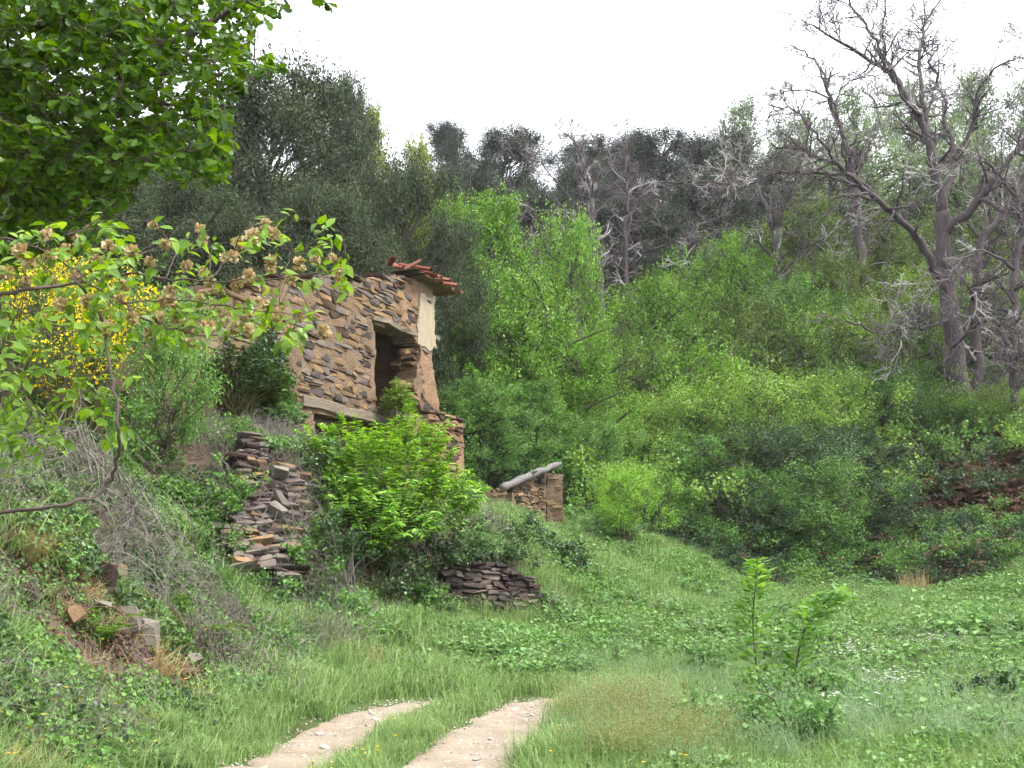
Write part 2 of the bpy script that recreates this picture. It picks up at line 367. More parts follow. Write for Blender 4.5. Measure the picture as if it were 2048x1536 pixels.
def leaves(pos, along, nrm, size, tpl, rng, lv=None):
    tv, tq = tpl
    n = len(pos)
    y = unit(along); x = unit(np.cross(y, nrm)); z = np.cross(x, y)
    s = np.broadcast_to(np.asarray(size, float), (n,))[:, None, None]
    v = pos[:, None] + s * (tv[None, :, 0:1] * x[:, None] + tv[None, :, 1:2] * y[:, None] + tv[None, :, 2:3] * z[:, None])
    q = (tq[None] + (np.arange(n) * len(tv))[:, None, None]).reshape(-1, 4)
    l = np.repeat(rng.random(n) if lv is None else lv, len(tv))
    return v.reshape(-1, 3), q, l
def tube(b, pts, rad, sides=5, lv=0.0, cap=True):
    pts = np.asarray(pts, float); n = len(pts)
    rad = np.broadcast_to(np.asarray(rad, float), (n,))
    d = np.gradient(pts, axis=0); d = unit(d)
    ref = np.array([0, 0, 1.0]) if abs(d[0, 2]) < .8 else np.array([1.0, 0, 0])
    x = unit(np.cross(d, ref)); y = np.cross(d, x)
    a = np.arange(sides) * 2 * math.pi / sides
    v = pts[:, None] + rad[:, None, None] * (np.cos(a)[None, :, None] * x[:, None] + np.sin(a)[None, :, None] * y[:, None])
    i = np.arange(n - 1)[:, None] * sides; j = np.arange(sides)[None]; j2 = (j + 1) % sides
    q = np.stack([i + j, i + j2, i + sides + j2, i + sides + j], -1).reshape(-1, 4)
    v = v.reshape(-1, 3); t = None
    if cap:
        v = np.vstack([v, pts[-1:], pts[:1]])
        e = (n - 1) * sides; jj = np.arange(sides)
        t = np.vstack([np.stack([e + jj, e + (jj + 1) % sides, np.full(sides, n * sides)], -1), np.stack([(jj + 1) % sides, jj, np.full(sides, n * sides + 1)], -1)])
    b.add(v, q, t, lv)
def smooth_poly(pts, k=5):
    """Catmull-Rom through the points"""
    p = np.asarray(pts, float)
    if len(p) < 3:
        return np.array([p[0] + (p[-1] - p[0]) * t for t in np.linspace(0, 1, k + 1)])
    e = np.vstack([2 * p[0] - p[1], p, 2 * p[-1] - p[-2]])
    out = []
    for i in range(1, len(e) - 2):
        for t in np.arange(k) / k:
            a, b_, c, d = e[i - 1], e[i], e[i + 1], e[i + 2]
            out.append(.5 * ((2 * b_) + (c - a) * t + (2 * a - 5 * b_ + 4 * c - d) * t * t + (3 * b_ - a - 3 * c + d) * t ** 3))
    out.append(p[-1])
    return np.array(out)
def rand_dirs(n, rng):
    return unit(rng.normal(size=(n, 3)))
def hull_mesh(name, pts, mat):
    bm = bmesh.new()
    for p in pts: bm.verts.new(p)
    r = bmesh.ops.convex_hull(bm, input=bm.verts)
    junk = [g for g in set(r['geom_interior']) | set(r['geom_unused']) if isinstance(g, bmesh.types.BMVert)]
    if junk: bmesh.ops.delete(bm, geom=junk, context='VERTS')
    bmesh.ops.recalc_face_normals(bm, faces=bm.faces)
    me = bpy.data.meshes.new(name); bm.to_mesh(me); bm.free()
    me.materials.append(mat)
    return me

# scattered ground cover: one point mesh, instances picked from a library of small plants
def scatter(name, pts, rot, scl, idx, sources, label, cat):
    me = bpy.data.meshes.new(name)
    n = len(pts)
    me.vertices.add(n); me.vertices.foreach_set('co', np.asarray(pts, np.float32).ravel())
    a = me.attributes.new('rot', 'FLOAT_VECTOR', 'POINT'); a.data.foreach_set('vector', np.asarray(rot, np.float32).ravel())
    a = me.attributes.new('scl', 'FLOAT', 'POINT'); a.data.foreach_set('value', np.asarray(scl, np.float32))
    a = me.attributes.new('idx', 'INT', 'POINT'); a.data.foreach_set('value', np.asarray(idx, np.int32))
    o = link(name, me)
    tag(o, label, cat, kind='stuff')
    c = bpy.data.collections.new(name + '_source')
    for k, s in enumerate(sources):
        c.objects.link(bpy.data.objects.new('%s_source_%02d' % (name, k), s))
    ng = bpy.data.node_groups.new(name, 'GeometryNodeTree')
    ng.interface.new_socket('Geometry', in_out='INPUT', socket_type='NodeSocketGeometry')
    ng.interface.new_socket('Geometry', in_out='OUTPUT', socket_type='NodeSocketGeometry')
    N, L = ng.nodes, ng.links
    gi, go = N.new('NodeGroupInput'), N.new('NodeGroupOutput')
    ip = N.new('GeometryNodeInstanceOnPoints')
    ci = N.new('GeometryNodeCollectionInfo')
    ci.inputs[0].default_value = c; ci.inputs[1].default_value = True; ci.inputs[2].default_value = True
    ip.inputs['Pick Instance'].default_value = True
    def at(nm, dt):
        x = N.new('GeometryNodeInputNamedAttribute'); x.data_type = dt; x.inputs[0].default_value = nm
        return x.outputs[0]
    L.new(gi.outputs[0], ip.inputs['Points']); L.new(ci.outputs[0], ip.inputs['Instance'])
    L.new(at('idx', 'INT'), ip.inputs['Instance Index'])
    L.new(at('rot', 'FLOAT_VECTOR'), ip.inputs['Rotation'])
    L.new(at('scl', 'FLOAT'), ip.inputs['Scale'])
    L.new(ip.outputs[0], go.inputs[0])
    md = o.modifiers.new('scatter', 'NODES'); md.node_group = ng
    return o

# ------------------------------------------------------------------ ground
def axis_lines(lo, hi, fine_lo, fine_hi, step, grow):
    a = list(np.arange(fine_lo, fine_hi, step))
    s, v = step, fine_hi
    while v < hi: a.append(v); s *= grow; v += s
    a.append(hi)
    s, v = step, fine_lo - step
    while v > lo: a.append(v); s *= grow; v -= s
    a.append(lo)
    return np.array(sorted(a))
def zone(x, y):
    """0 meadow .. 1 bank .. 2 hillside floor"""
    fx = np.array([-60, -6, 0.5, 3, 8, 10.5, 17, 60]); fy = np.array([18, 30, 34, 36, 31, 30, 31, 34])
    hill = np.clip((y - np.interp(x, fx, fy)) / 2 + .5 + 1.2 * fbm(x * .5, y * .5, 31), 0, 1)
    bx = np.array([0, 6, 9, 12, 16, 20]); bxx = np.array([-2.0, -2.3, -2.2, -2.1, -1.5, 0])
    bank = np.clip((np.interp(y, bx, bxx) - x) / .8 + fbm(x * 1.2, y * 1.2, 33), 0, 1) * (y < 26)
    return hill, bank
gx = axis_lines(-400, 400, -11, 11, .16, 1.09)
gy = axis_lines(-300, 400, 4, 33, .17, 1.09)
GX, GY = np.meshgrid(gx, gy, indexing='ij')
GZ = height(GX, GY)
nx, ny = GX.shape
ii = (np.arange(nx - 1)[:, None] * ny + np.arange(ny - 1)[None]).ravel()
gq = np.stack([ii, ii + ny, ii + ny + 1, ii + 1], -1)

mg, N, L = mat_base('ground_soil')
_o = N.new('ShaderNodeOutputMaterial'); _p = N.new('ShaderNodeBsdfPrincipled'); _p.inputs['Roughness'].default_value = .95; _p.inputs['Specular IOR Level'].default_value = .15
_g = N.new('ShaderNodeNewGeometry')
_n1 = N.new('ShaderNodeTexNoise'); _n1.inputs['Scale'].default_value = 1.3; _n1.inputs['Detail'].default_value = 8; _n1.inputs['Roughness'].default_value = .7
_n2 = N.new('ShaderNodeTexNoise'); _n2.inputs['Scale'].default_value = 14; _n2.inputs['Detail'].default_value = 6
L.new(_g.outputs['Position'], _n1.inputs['Vector']); L.new(_g.outputs['Position'], _n2.inputs['Vector'])
_r1 = ramp(N, [(.3, (.05, .045, .02)), (.45, (.055, .085, .025)), (.6, (.075, .115, .035)), (.75, (.10, .09, .045))])
_r2 = ramp(N, [(.3, (.035, .025, .02)), (.45, (.085, .06, .045)), (.6, (.135, .098, .075)), (.75, (.075, .07, .04))])
_r3 = ramp(N, [(.3, (.028, .021, .016)), (.45, (.058, .038, .027)), (.6, (.09, .056, .04)), (.75, (.045, .048, .024))])
for r_ in (_r1, _r2, _r3): L.new(_n1.outputs['Fac'], r_.inputs[0])
_a1 = N.new('ShaderNodeAttribute'); _a1.attribute_name = 'bank'
_a2 = N.new('ShaderNodeAttribute'); _a2.attribute_name = 'hill'
_m1 = N.new('ShaderNodeMix'); _m1.data_type = 'RGBA'; _m2 = N.new('ShaderNodeMix'); _m2.data_type = 'RGBA'
L.new(_a1.outputs['Fac'], _m1.inputs[0]); L.new(_r1.outputs[0], _m1.inputs[6]); L.new(_r2.outputs[0], _m1.inputs[7])
L.new(_a2.outputs['Fac'], _m2.inputs[0]); L.new(_m1.outputs[2], _m2.inputs[6]); L.new(_r3.outputs[0], _m2.inputs[7])
L.new(_m2.outputs[2], _p.inputs['Base Color'])
_b = N.new('ShaderNodeBump'); _b.inputs['Strength'].default_value = .8; _b.inputs['Distance'].default_value = .06
L.new(_n2.outputs['Fac'], _b.inputs['Height']); L.new(_b.outputs[0], _p.inputs['Normal']); L.new(_p.outputs[0], _o.inputs[0])
gme = make_mesh('ground', np.stack([GX, GY, GZ], -1).reshape(-1, 3), [gq], mg, smooth=True)
hl, bk = zone(GX.ravel(), GY.ravel())
for nm, val in (('hill', hl), ('bank', bk)):
    a = gme.attributes.new(nm, 'FLOAT', 'POINT'); a.data.foreach_set('value', val.astype(np.float32))
tag(link('ground', gme), 'grassy clearing, banks and wooded hillside ground', kind='structure')

# cart track: two worn ruts
M['dirt'] = rough_mat('track_dirt', [(0.140, 0.106, 0.077), (0.218, 0.173, 0.127), (0.269, 0.221, 0.173), (0.321, 0.276, 0.224)], 2.6, .95, .7, 34, .02, .0, detail=9)
track = tag(link('dirt_track', None), 'pale stony dirt cart track with two worn ruts', kind='structure')
def rut(name, pl, w0, w1):
    c = smooth_poly(np.c_[pl, np.zeros(len(pl))], 22)[:, :2]
    d = unit(np.gradient(c, axis=0)); nrm = np.stack([-d[:, 1], d[:, 0]], -1)
    k = 15
    u = np.linspace(-1, 1, k)
    s = np.linspace(0, 1, len(c))
    w = w0 + (w1 - w0) * s
    w = w * np.clip((1 - s) / .10, .12, 1) ** .6
    wl_ = w * (1 + .5 * fbm(s * 23, s * 0 + 3.3, 5 + len(name))); wr_ = w * (1 + .5 * fbm(s * 21, s * 0 + 8.1, 15 + len(name)))
    hw = np.where(u[None] < 0, wl_[:, None], wr_[:, None])
    X = c[:, None, 0] + nrm[:, None, 0] * u[None] * hw
    Y = c[:, None, 1] + nrm[:, None, 1] * u[None] * hw
    Z = height(X, Y) + .022 - .03 * np.abs(u[None]) ** 6 + .02 * fbm(X * 6, Y * 6, 41)
    n, m = X.shape
    i = (np.arange(n - 1)[:, None] * m + np.arange(m - 1)[None]).ravel()
    me = make_mesh(name, np.stack([X, Y, Z], -1).reshape(-1, 3), [np.stack([i, i + m, i + m + 1, i + 1], -1)], M['dirt'], smooth=True)
    link('rut', me, track)
rut('rut_far', RUTL, .40, .26)
rut('rut_near', RUTR, .52, .32)

# ------------------------------------------------------------------ masonry
def slab_points(rng, k=6, rough=.16):
    """irregular slab: x along wall, y outward, z up; unit extents"""
    pts = []
    j = rng.random
    sl = .10 * rng.normal()
    cn = [(-.5, -.5 + .3 * j()), (-.5 + .22 * j(), -.5), (.5 - .22 * j(), -.5 + .12 * j()), (.5, -.5 + .4 * j()), (.5 - .3 * j() * j(), .5), (-.5 + .3 * j() * j(), .5 - .14 * j()), (-.5, .5 - .4 * j())]
    if j() < .3: cn = cn[:4] + [(.15 * j(), .5)] + cn[6:]          # wedge
    tx, tz = .12 * rng.normal(), .12 * rng.normal()
    for y, s in ((.5, .90), (.36, 1.0), (-.5, 1.0)):
        for (x, z) in cn:
            pts.append((x * s + .05 * rng.normal(), y + (tx * x + tz * z + .05 * rng.normal()) * (y > 0), z * s + sl * x + .05 * rng.normal()))
    return pts
def hull_arrays(pts):
    bm = bmesh.new()
    for p in pts: bm.verts.new(p)
    r = bmesh.ops.convex_hull(bm, input=bm.verts)
    junk = [g for g in set(r['geom_interior']) | set(r['geom_unused']) if isinstance(g, bmesh.types.BMVert)]
    if junk: bmesh.ops.delete(bm, geom=junk, context='VERTS')
    bmesh.ops.recalc_face_normals(bm, faces=bm.faces)
    bm.verts.index_update()
    v = np.array([x.co[:] for x in bm.verts]); t = np.array([[q.index for q in f.verts] for f in bm.faces])
    bm.free()
    return v, t
_srng = np.random.default_rng(21)
SLABS = [hull_arrays(slab_points(_srng)) for _ in range(14)]
SLAB_ME = {}
def slab_mesh(k, mk):
    if (k, mk) not in SLAB_ME:
        v, t = SLABS[k]
        SLAB_ME[(k, mk)] = make_mesh('stone', v, [t], M[mk])
    return SLAB_ME[(k, mk)]
def courses(u0, u1, v0, v1, hr, wr, rng, gap=.012):
    out, v = [], v0
    while v < v1:
        h = rng.uniform(*hr)
        u = u0 - rng.random() * wr[0]
        while u < u1:
            w = rng.uniform(*wr) * (1.7 if rng.random() < .12 else 1)
            if rng.random() < .22 and h > hr[0] * 1.25:     # two thin slabs on top of each other
                f = rng.uniform(.35, .65)
                out.append((u + w / 2, v + h * f / 2, w - gap, h * f - gap)); out.append((u + w / 2, v + h * (1 + f) / 2, w - gap, h * (1 - f) - gap))
            else:
                out.append((u + w / 2, v + h / 2 + rng.normal() * .012, w - gap, h - gap))
            u += w
        v += h
    return out
def stone_face(parent, O, U, V, Nn, items, mats, rng, depth=(.10, .2), out=(.0, .05), maxn=300, tilt=.05, name='stone', surf=None):
    """place slabs on a face; the largest as objects, the rest joined"""
    items = sorted(items, key=lambda s: -s[2] * s[3])
    B3 = np.array([U, Nn, V]).T
    rest = {}
    for n, (u, v, w, h) in enumerate(items):
        k = int(rng.integers(len(SLABS))); mk = mats[int(rng.integers(len(mats)))]
        dp = rng.uniform(*depth)
        base = (surf(u, v) if surf else 0) + rng.uniform(*out)
        a = rng.normal() * tilt; b = rng.normal() * tilt * .8; c = rng.normal() * tilt * .8
        Rm = np.array(Matrix.Rotation(a, 3, 'Y') @ Matrix.Rotation(b, 3, 'Z') @ Matrix.Rotation(c, 3, 'X'))
        flip = np.diag([1 if rng.random() < .5 else -1, 1, 1])
        A = B3 @ Rm @ np.diag([w * 1.08, dp, h * 1.14])
        pos = np.asarray(O) + np.asarray(U) * u + np.asarray(V) * v + np.asarray(Nn) * (base - dp * .5)
        if n < maxn:
            o = link(name, slab_mesh(k, mk), parent)
            m4 = Matrix.Identity(4)
            for i in range(3):
                for j in range(3): m4[i][j] = A[i, j]
                m4[i][3] = pos[i]
            o.matrix_local = m4
        else:
            vv, tt = SLABS[k]
            rest.setdefault(mk, Batch()).add(vv @ A.T + pos, None, tt, rng.random())
    if rest:
        bs = Batch(); fm = []
        keys = list(rest)
        for mk in keys:
            r_ = rest[mk]; bs.add(np.vstack(r_.v), None, np.vstack(r_.t), np.concatenate(r_.l)); fm += [keys.index(mk)] * sum(len(t) for t in r_.t)
        me = make_mesh('small_stones', np.vstack(bs.v), [np.vstack(bs.t)], [M[k] for k in keys], np.concatenate(bs.l), fmat=fm)
        tag(link('small_stones', me, parent), kind='stuff')
def wall_core(name, O, U, V, Nn, u0, u1, v0, v1, keep, thick, mats, step=.07, amp=.05, seed=0, bulge=None, fm=None):
    """rough solid wall from a grid of cells, with openings where keep() says no"""
    nu, nv = int((u1 - u0) / step), int((v1 - v0) / step)
    us, vs_ = np.linspace(u0, u1, nu + 1), np.linspace(v0, v1, nv + 1)
    UU, VV = np.meshgrid(us, vs_, indexing='ij')
    cu, cv = np.meshgrid((us[1:] + us[:-1]) / 2, (vs_[1:] + vs_[:-1]) / 2, indexing='ij')
    K = keep(cu, cv)
    Uj = UU + .5 * step * (vnoise(UU * 7, VV * 7, seed + 1) - .5); Vj = VV + .5 * step * (vnoise(UU * 7, VV * 7, seed + 2) - .5)
    off = amp * 2 * fbm(UU * 1.7, VV * 1.7, seed + 3, 4)
    if bulge is not None: off = off + bulge(UU, VV)
    O, U, V, Nn = map(np.asarray, (O, U, V, Nn))
    fr = O + Uj[..., None] * U + Vj[..., None] * V + off[..., None] * Nn
    bkv = O + Uj[..., None] * U + Vj[..., None] * V + (-thick + .5 * amp * fbm(UU * 2, VV * 2, seed + 9))[..., None] * Nn
    nn = (nu + 1) * (nv + 1)
    idx = np.arange(nn).reshape(nu + 1, nv + 1)
    a, b, c, d = idx[:-1, :-1], idx[1:, :-1], idx[1:, 1:], idx[:-1, 1:]
    q = [np.stack([a, b, c, d], -1)[K], (np.stack([d, c, b, a], -1) + nn)[K]]
    Kp = np.pad(K, 1)
    core = Kp[1:-1, 1:-1]
    for (e0, e1, nb) in ((d, a, Kp[:-2, 1:-1]), (b, c, Kp[2:, 1:-1]), (a, b, Kp[1:-1, :-2]), (c, d, Kp[1:-1, 2:])):
        m = core & ~nb
        q.append(np.stack([e0, e0 + nn, e1 + nn, e1], -1)[m])
    q = np.vstack(q)
    vv = np.vstack([fr.reshape(-1, 3), bkv.reshape(-1, 3)])
    mi = None
    if fm is not None:
        uvf = np.r_[UU.ravel(), UU.ravel()][q].mean(1), np.r_[VV.ravel(), VV.ravel()][q].mean(1)
        mi = fm(*uvf)
    used = np.unique(q); rm = np.full(2 * nn, -1); rm[used] = np.arange(len(used))
    return make_mesh(name, vv[used], [rm[q]], mats, fmat=mi)

# ---- the ruined house: facade plane through its far corner, running towards the camera on the left
HD = unit(np.array([.385, .923, 0])); HN = unit(np.array([.923, -.385, 0])); ZU = np.array([0, 0, 1.0])
HO = np.array([-1.98, 27.0, 0.0])
def wall_uv(px, py):
    r = ray(px, py); c0 = np.array([0, 0, CAMZ])
    t = ((HO - c0) @ HN) / (r @ HN)
    p = c0 + r * t
    return float(-(p - HO) @ HD), float(p[2])
def poly_uv(pl): return np.array([wall_uv(*p) for p in pl])
def in_poly(u, v, pl):
    u = np.asarray(u, float); v = np.asarray(v, float)
    ins = np.zeros(u.shape, bool)
    for (x1, y1), (x2, y2) in zip(pl, np.roll(pl, -1, 0)):
        c = ((y1 > v) != (y2 > v)) & (u < (x2 - x1) * (v - y1) / (y2 - y1 + 1e-12) + x1)
        ins ^= c
    return ins
TOP = poly_uv([(250, 790), (300, 745), (345, 715), (400, 660), (450, 605), (510, 569), (571, 560), (650, 559), (732, 562), (790, 556), (872, 571)])[::-1]
DOOR = poly_uv([(748, 648), (822, 668), (838, 700), (828, 770), (846, 830), (750, 815)])
LOWD = poly_uv([(628, 824), (690, 836), (760, 848), (795, 862), (800, 935), (628, 905)])
SIDE = poly_uv([(862, 540), (868, 620), (858, 690), (866, 760), (876, 820), (888, 860), (905, 905), (912, 990)])
PATCH = poly_uv([(585, 672), (640, 640), (690, 690), (738, 720), (748, 800), (700, 815), (610, 772), (575, 735)])
PATCH2 = poly_uv([(806, 556), (872, 566), (868, 700), (872, 830), (846, 800), (832, 690), (815, 660), (800, 640)])
house = thing('ruined_house', 'roofless ochre schist stone house ruin with a tall empty doorway', 'house', (0, 0, 0))
def top_v(u): return np.interp(u, TOP[:, 0], TOP[:, 1])
def side_u(v): return np.interp(v, SIDE[::-1, 1], SIDE[::-1, 0])
def house_keep(u, v):
    n1 = fbm(u * 2.1, v * 2.1, 51, 3)
    return (v < top_v(u) + .22 * fbm(u * 2.3, u * 0, 52, 3)) & (u > side_u(v) + .18 * n1) & ~in_poly(u + .14 * n1, v, DOOR) & ~in_poly(u + .1 * n1, v, LOWD)
def house_bulge(u, v):
    e = fbm(u * .9, v * .9, 60, 2)
    ins = in_poly(u + .25 * e, v + .2 * e, PATCH) | in_poly(u + .2 * e, v, PATCH2)
    return np.where(ins, .045, .012) + .10 * np.clip((4.7 - v) / 1.5, 0, 1) * np.clip((1.0 - u) / 1.0, 0, 1)
def house_fm(u, v): return (in_poly(u, v, PATCH2) | ((u < 1.2) & (v < 5.2))).astype(int)
U_MAX = 11.0
cme = wall_core('wall', HO, -HD, ZU, HN, -1.4, U_MAX, 2.6, 10.0, house_keep, .58, [M['earth'], M['earth_red']], .06, .06, 70, house_bulge, house_fm)
house_wall = link('wall', cme, house)
hrng = np.random.default_rng(5)
items = []
for (u, v, w, h) in courses(-1.2, U_MAX - .2, 3.0, 9.6, (.075, .175), (.18, .52), hrng):
    e = float(fbm(np.array(u * .9), np.array(v * .9), 60, 2))
    us4 = np.array([u - w * .4, u + w * .4, u - w * .4, u + w * .4]); vs4 = np.array([v - h * .3, v - h * .3, v + h * .3, v + h * .3])
    if not house_keep(us4, vs4).all(): continue
    if in_poly(np.array([u + .25 * e]), np.array([v + .2 * e]), PATCH)[0] and hrng.random() < .42: continue
    if in_poly(np.array([u + .2 * e]), np.array([v]), PATCH2)[0] and hrng.random() < .78: continue
    if u < 1.0 and v < 6.2 and v > 4.9 and hrng.random() < .5: continue
    items.append((u, v, w, h))
def hsurf(u, v): return float(house_bulge(np.array([u]), np.array([v]))[0]) * 1.0 + .004
stone_face(house_wall, HO, -HD, ZU, HN, items, ['stone', 'stone', 'stone_grey', 'stone_gold', 'stone_grey'], hrng, (.14, .26), (-.004, .026), 300, .035, 'stone', hsurf)
# stones of the broken right jamb, sticking out into the doorway
jit = []
jb = poly_uv([(838, 690), (828, 770), (846, 825)])
for k in range(26):
    v = hrng.uniform(jb[2, 1], jb[0, 1] + .35)
    u = float(np.interp(v, jb[::-1, 1], jb[::-1, 0])) + hrng.uniform(-.05, .22)
    jit.append((u, v, hrng.uniform(.22, .45), hrng.uniform(.07, .14)))
stone_face(house_wall, HO, -HD, ZU, HN, jit, ['stone_gold', 'stone'], hrng, (.2, .4), (-.36, .02), 300, .08, 'jamb_stone')
# capstones along the broken top
cap = []
u = .6
while u < 10.2:
    w = hrng.uniform(.3, .7); cap.append((u + w / 2, float(top_v(u + w / 2)) + .03 + hrng.normal() * .05, w, hrng.uniform(.05, .10))); u += w * .9
stone_face(house_wall, HO, -HD, ZU, HN, cap, ['stone_gold', 'stone', 'stone_grey'], hrng, (.4, .62), (.0, .05), 300, .05, 'capstone')
# other walls of the shell (behind)
def plain_wall(O, U, Nn, length, v0, v1, seed, name='wall'):
    me = wall_core(name, O, U, ZU, Nn, 0, length, v0, v1, lambda u, v: v < v1 - .4 + .7 * fbm(u * .8, u * 0, seed, 3), .5, [M['earth']], .14, .08, seed)
    link(name, me, house)
plain_wall(HO - HD * .1 - HN * .05, -HN, HD, 5.0, 3.0, 8.4, 81)
plain_wall(HO - HN * 5.0, -HD, HN, 7.0, 3.2, 7.2, 82)
plain_wall(HO - HD * 6.9 - HN * .6, -HN, HD, 4.4, 3.2, 7.4, 83)
# upper floor and lintels
def beam(name, A, B, w, h, mat, parent, up=ZU, rng=hrng, bev=.25, segs=7):
    A, B = np.asarray(A), np.asarray(B)
    d = unit(B - A); s = unit(np.cross(d, up)); upv = np.cross(s, d)
    ring = np.array([(-.5, -.5 + bev * .4), (-.5 + bev * .4, -.5), (.5 - bev * .4, -.5), (.5, -.5 + bev * .4), (.5, .5 - bev * .4), (.5 - bev * .4, .5), (-.5 + bev * .4, .5), (-.5, .5 - bev * .4)])
    v = []
    for i in range(segs + 1):
        c = A + (B - A) * i / segs + rng.normal(size=3) * .012
        for (x, y) in ring: v.append(c + s * x * w * (1 + rng.normal() * .05) + upv * y * h * (1 + rng.normal() * .06))
    v = np.array(v); n = 8
    i = np.arange(segs)[:, None] * n; j = np.arange(n)[None]
    q = np.stack([i + j, i + (j + 1) % n, i + n + (j + 1) % n, i + n + j], -1).reshape(-1, 4)
    v = np.vstack([v, A, B]); jj = np.arange(n); e = segs * n
    t = np.vstack([np.stack([(jj + 1) % n, jj, np.full(n, len(v) - 2)], -1), np.stack([e + jj, e + (jj + 1) % n, np.full(n, len(v) - 1)], -1)])
    return link(name, make_mesh(name, v, [q, t], mat), parent)
def WP(px, py, out=0.0):
    u, v = wall_uv(px, py)
    return HO - HD * u + ZU * v + HN * out
tag(beam('lintel', WP(742, 634, -.16), WP(832, 671, -.16), .5, .13, M['timber'], house), 'tilted grey timber lintel over the tall doorway')
tag(beam('lintel', WP(600, 800, -.14), WP(800, 851, -.14), .44, .24, M['timber'], house), 'long thick weathered beam over the low opening')
beam('inner_lintel', WP(640, 838, -.42), WP(800, 868, -.42), .16, .14, M['timber'], house)
fl = HO - HD * 5.2 + ZU * 6.15
fv = []
for (a, b) in ((0.15, -1.6), (5.0, -1.6), (5.0, -4.9), (.15, -4.9)):
    fv.append(HO - HD * a + HN * b + ZU * 6.25); fv.append(HO - HD * a + HN * b + ZU * 6.1)
cv_ = []
for (a, b) in ((0.15, -.62), (6.7, -.62), (6.7, -4.9), (.15, -4.9)):
    cv_.append(HO - HD * a + HN * b + ZU * (8.3 - .2 * a)); cv_.append(HO - HD * a + HN * b + ZU * (8.22 - .2 * a))
link('shade_ceiling', make_mesh('shade_ceiling', np.array(cv_), [[(0, 2, 4, 6), (1, 7, 5, 3), (0, 1, 3, 2), (2, 3, 5, 4), (4, 5, 7, 6), (6, 7, 1, 0)]], M['timber']), house)  # hidden ceiling, added to darken the interior seen through the doorway
link('floor', make_mesh('floor', np.array(fv), [[(0, 2, 4, 6), (1, 7, 5, 3), (0, 1, 3, 2), (2, 3, 5, 4), (4, 5, 7, 6), (6, 7, 1, 0)]], M['timber']), house)
beam('timber_stub', WP(868, 668, -.25) , WP(884, 676, -.2) + HD * .12, .22, .12, M['timber'], house)
# cream plaster patch by the corner
pp = poly_uv([(832, 587), (866, 596), (863, 640), (866, 700), (850, 699), (831, 690)])
def pk(u, v): return in_poly(u + .22 * fbm(u * 3.5, v * 3.5, 90), v + .25 * fbm(u * 3.5, v * 3.5, 91), pp)
pme = wall_core('plaster_patch', HO + HN * .085, -HD, ZU, HN, pp[:, 0].min() - .1, pp[:, 0].max() + .1, pp[:, 1].min() - .1, pp[:, 1].max() + .1, pk, .09, [M['plaster']], .035, .02, 93)
tag(link('plaster_patch', pme, house), 'smooth cream plaster patch')
# terracotta tiles left at the top corner
def tile_mesh():
    v, q = [], []
    ns, na = 5, 7
    for i in range(ns):
        t = i / (ns - 1); r = .115 - .03 * t
        for rr in (r, r - .018):
            for j in range(na):
                a = math.pi * j / (na - 1)
                v.append((math.cos(a) * rr, (t - .5) * .46, math.sin(a) * rr * .75))
    k = 2 * na
    for i in range(ns - 1):
        for j in range(na - 1):
            a = i * k + j
            q.append((a, a + 1, a + k + 1, a + k)); q.append((a + na + 1, a + na, a + na + k, a + na + k + 1))
        a = i * k
        q.append((a + na, a, a + k, a + na + k)); a += na - 1; q.append((a, a + na, a + na + k, a + k))
    for i in (0, ns - 1):
        for j in range(na - 1):
            a = i * k + j
            q.append((a, a + na, a + na + 1, a + 1) if i == 0 else (a + 1, a + na + 1, a + na, a))
    return make_mesh('roof_tile', np.array(v), [q], M['tile'])
tme = tile_mesh()
trng = np.random.default_rng(11)
uc, vc = wall_uv(866, 572)
for row in range(3):
    for k in range(8):
        if row == 2 and k in (2, 4, 5, 7): continue
        if row == 1 and k in (6,): continue
        o = link('roof_tile', tme, house)
        u = -.42 + k * .23 + row * .05 + trng.normal() * .02
        out = .24 - row * .34 + trng.normal() * .03
        z = vc + .02 + row * .10 + (k / 8) * .10 + trng.random() * .04 + (.03 if k % 2 else 0)
        p = HO - HD * u + HN * out + ZU * z
        ax = unit(HN * 1.0 - ZU * (.28 + trng.normal() * .06) + HD * trng.normal() * .10)    # down-slope
        sx = unit(np.cross(ax, ZU)); uz = np.cross(sx, ax)
        fl_ = -1 if (k % 2 == 0 and row == 0) else 1
        Rm = Matrix((sx * fl_, -ax * fl_ if False else ax, uz * fl_)).transposed().to_4x4()
        o.matrix_local = Matrix.Translation(p) @ Rm @ Matrix.Scale(1.15 + trng.normal() * .05, 4)
for k in range(5):
    o = link('roof_tile', tme, house)
    p = HO - HD * (.1 + k * .42 + trng.random() * .2) + HN * trng.uniform(-.4, .1) + ZU * (vc + .16 + .01 * k + trng.random() * .03)
    o.matrix_local = Matrix.Translation(p) @ Matrix.Rotation(trng.random() * 6.28, 4, 'Z') @ Matrix.Rotation(trng.normal() * .35, 4, 'X') @ Matrix.Rotation(trng.normal() * .4, 4, 'Y')
for k in range(4):       # slabs of slate carrying the tiles
    beam('eave_slate', HO - HD * (-.45 + k * .6) + HN * .02 + ZU * (vc - .06 + .015 * k), HO - HD * (.18 + k * .6) + HN * .02 + ZU * (vc - .04 + .015 * k), .7, .03, M['stone'], house)

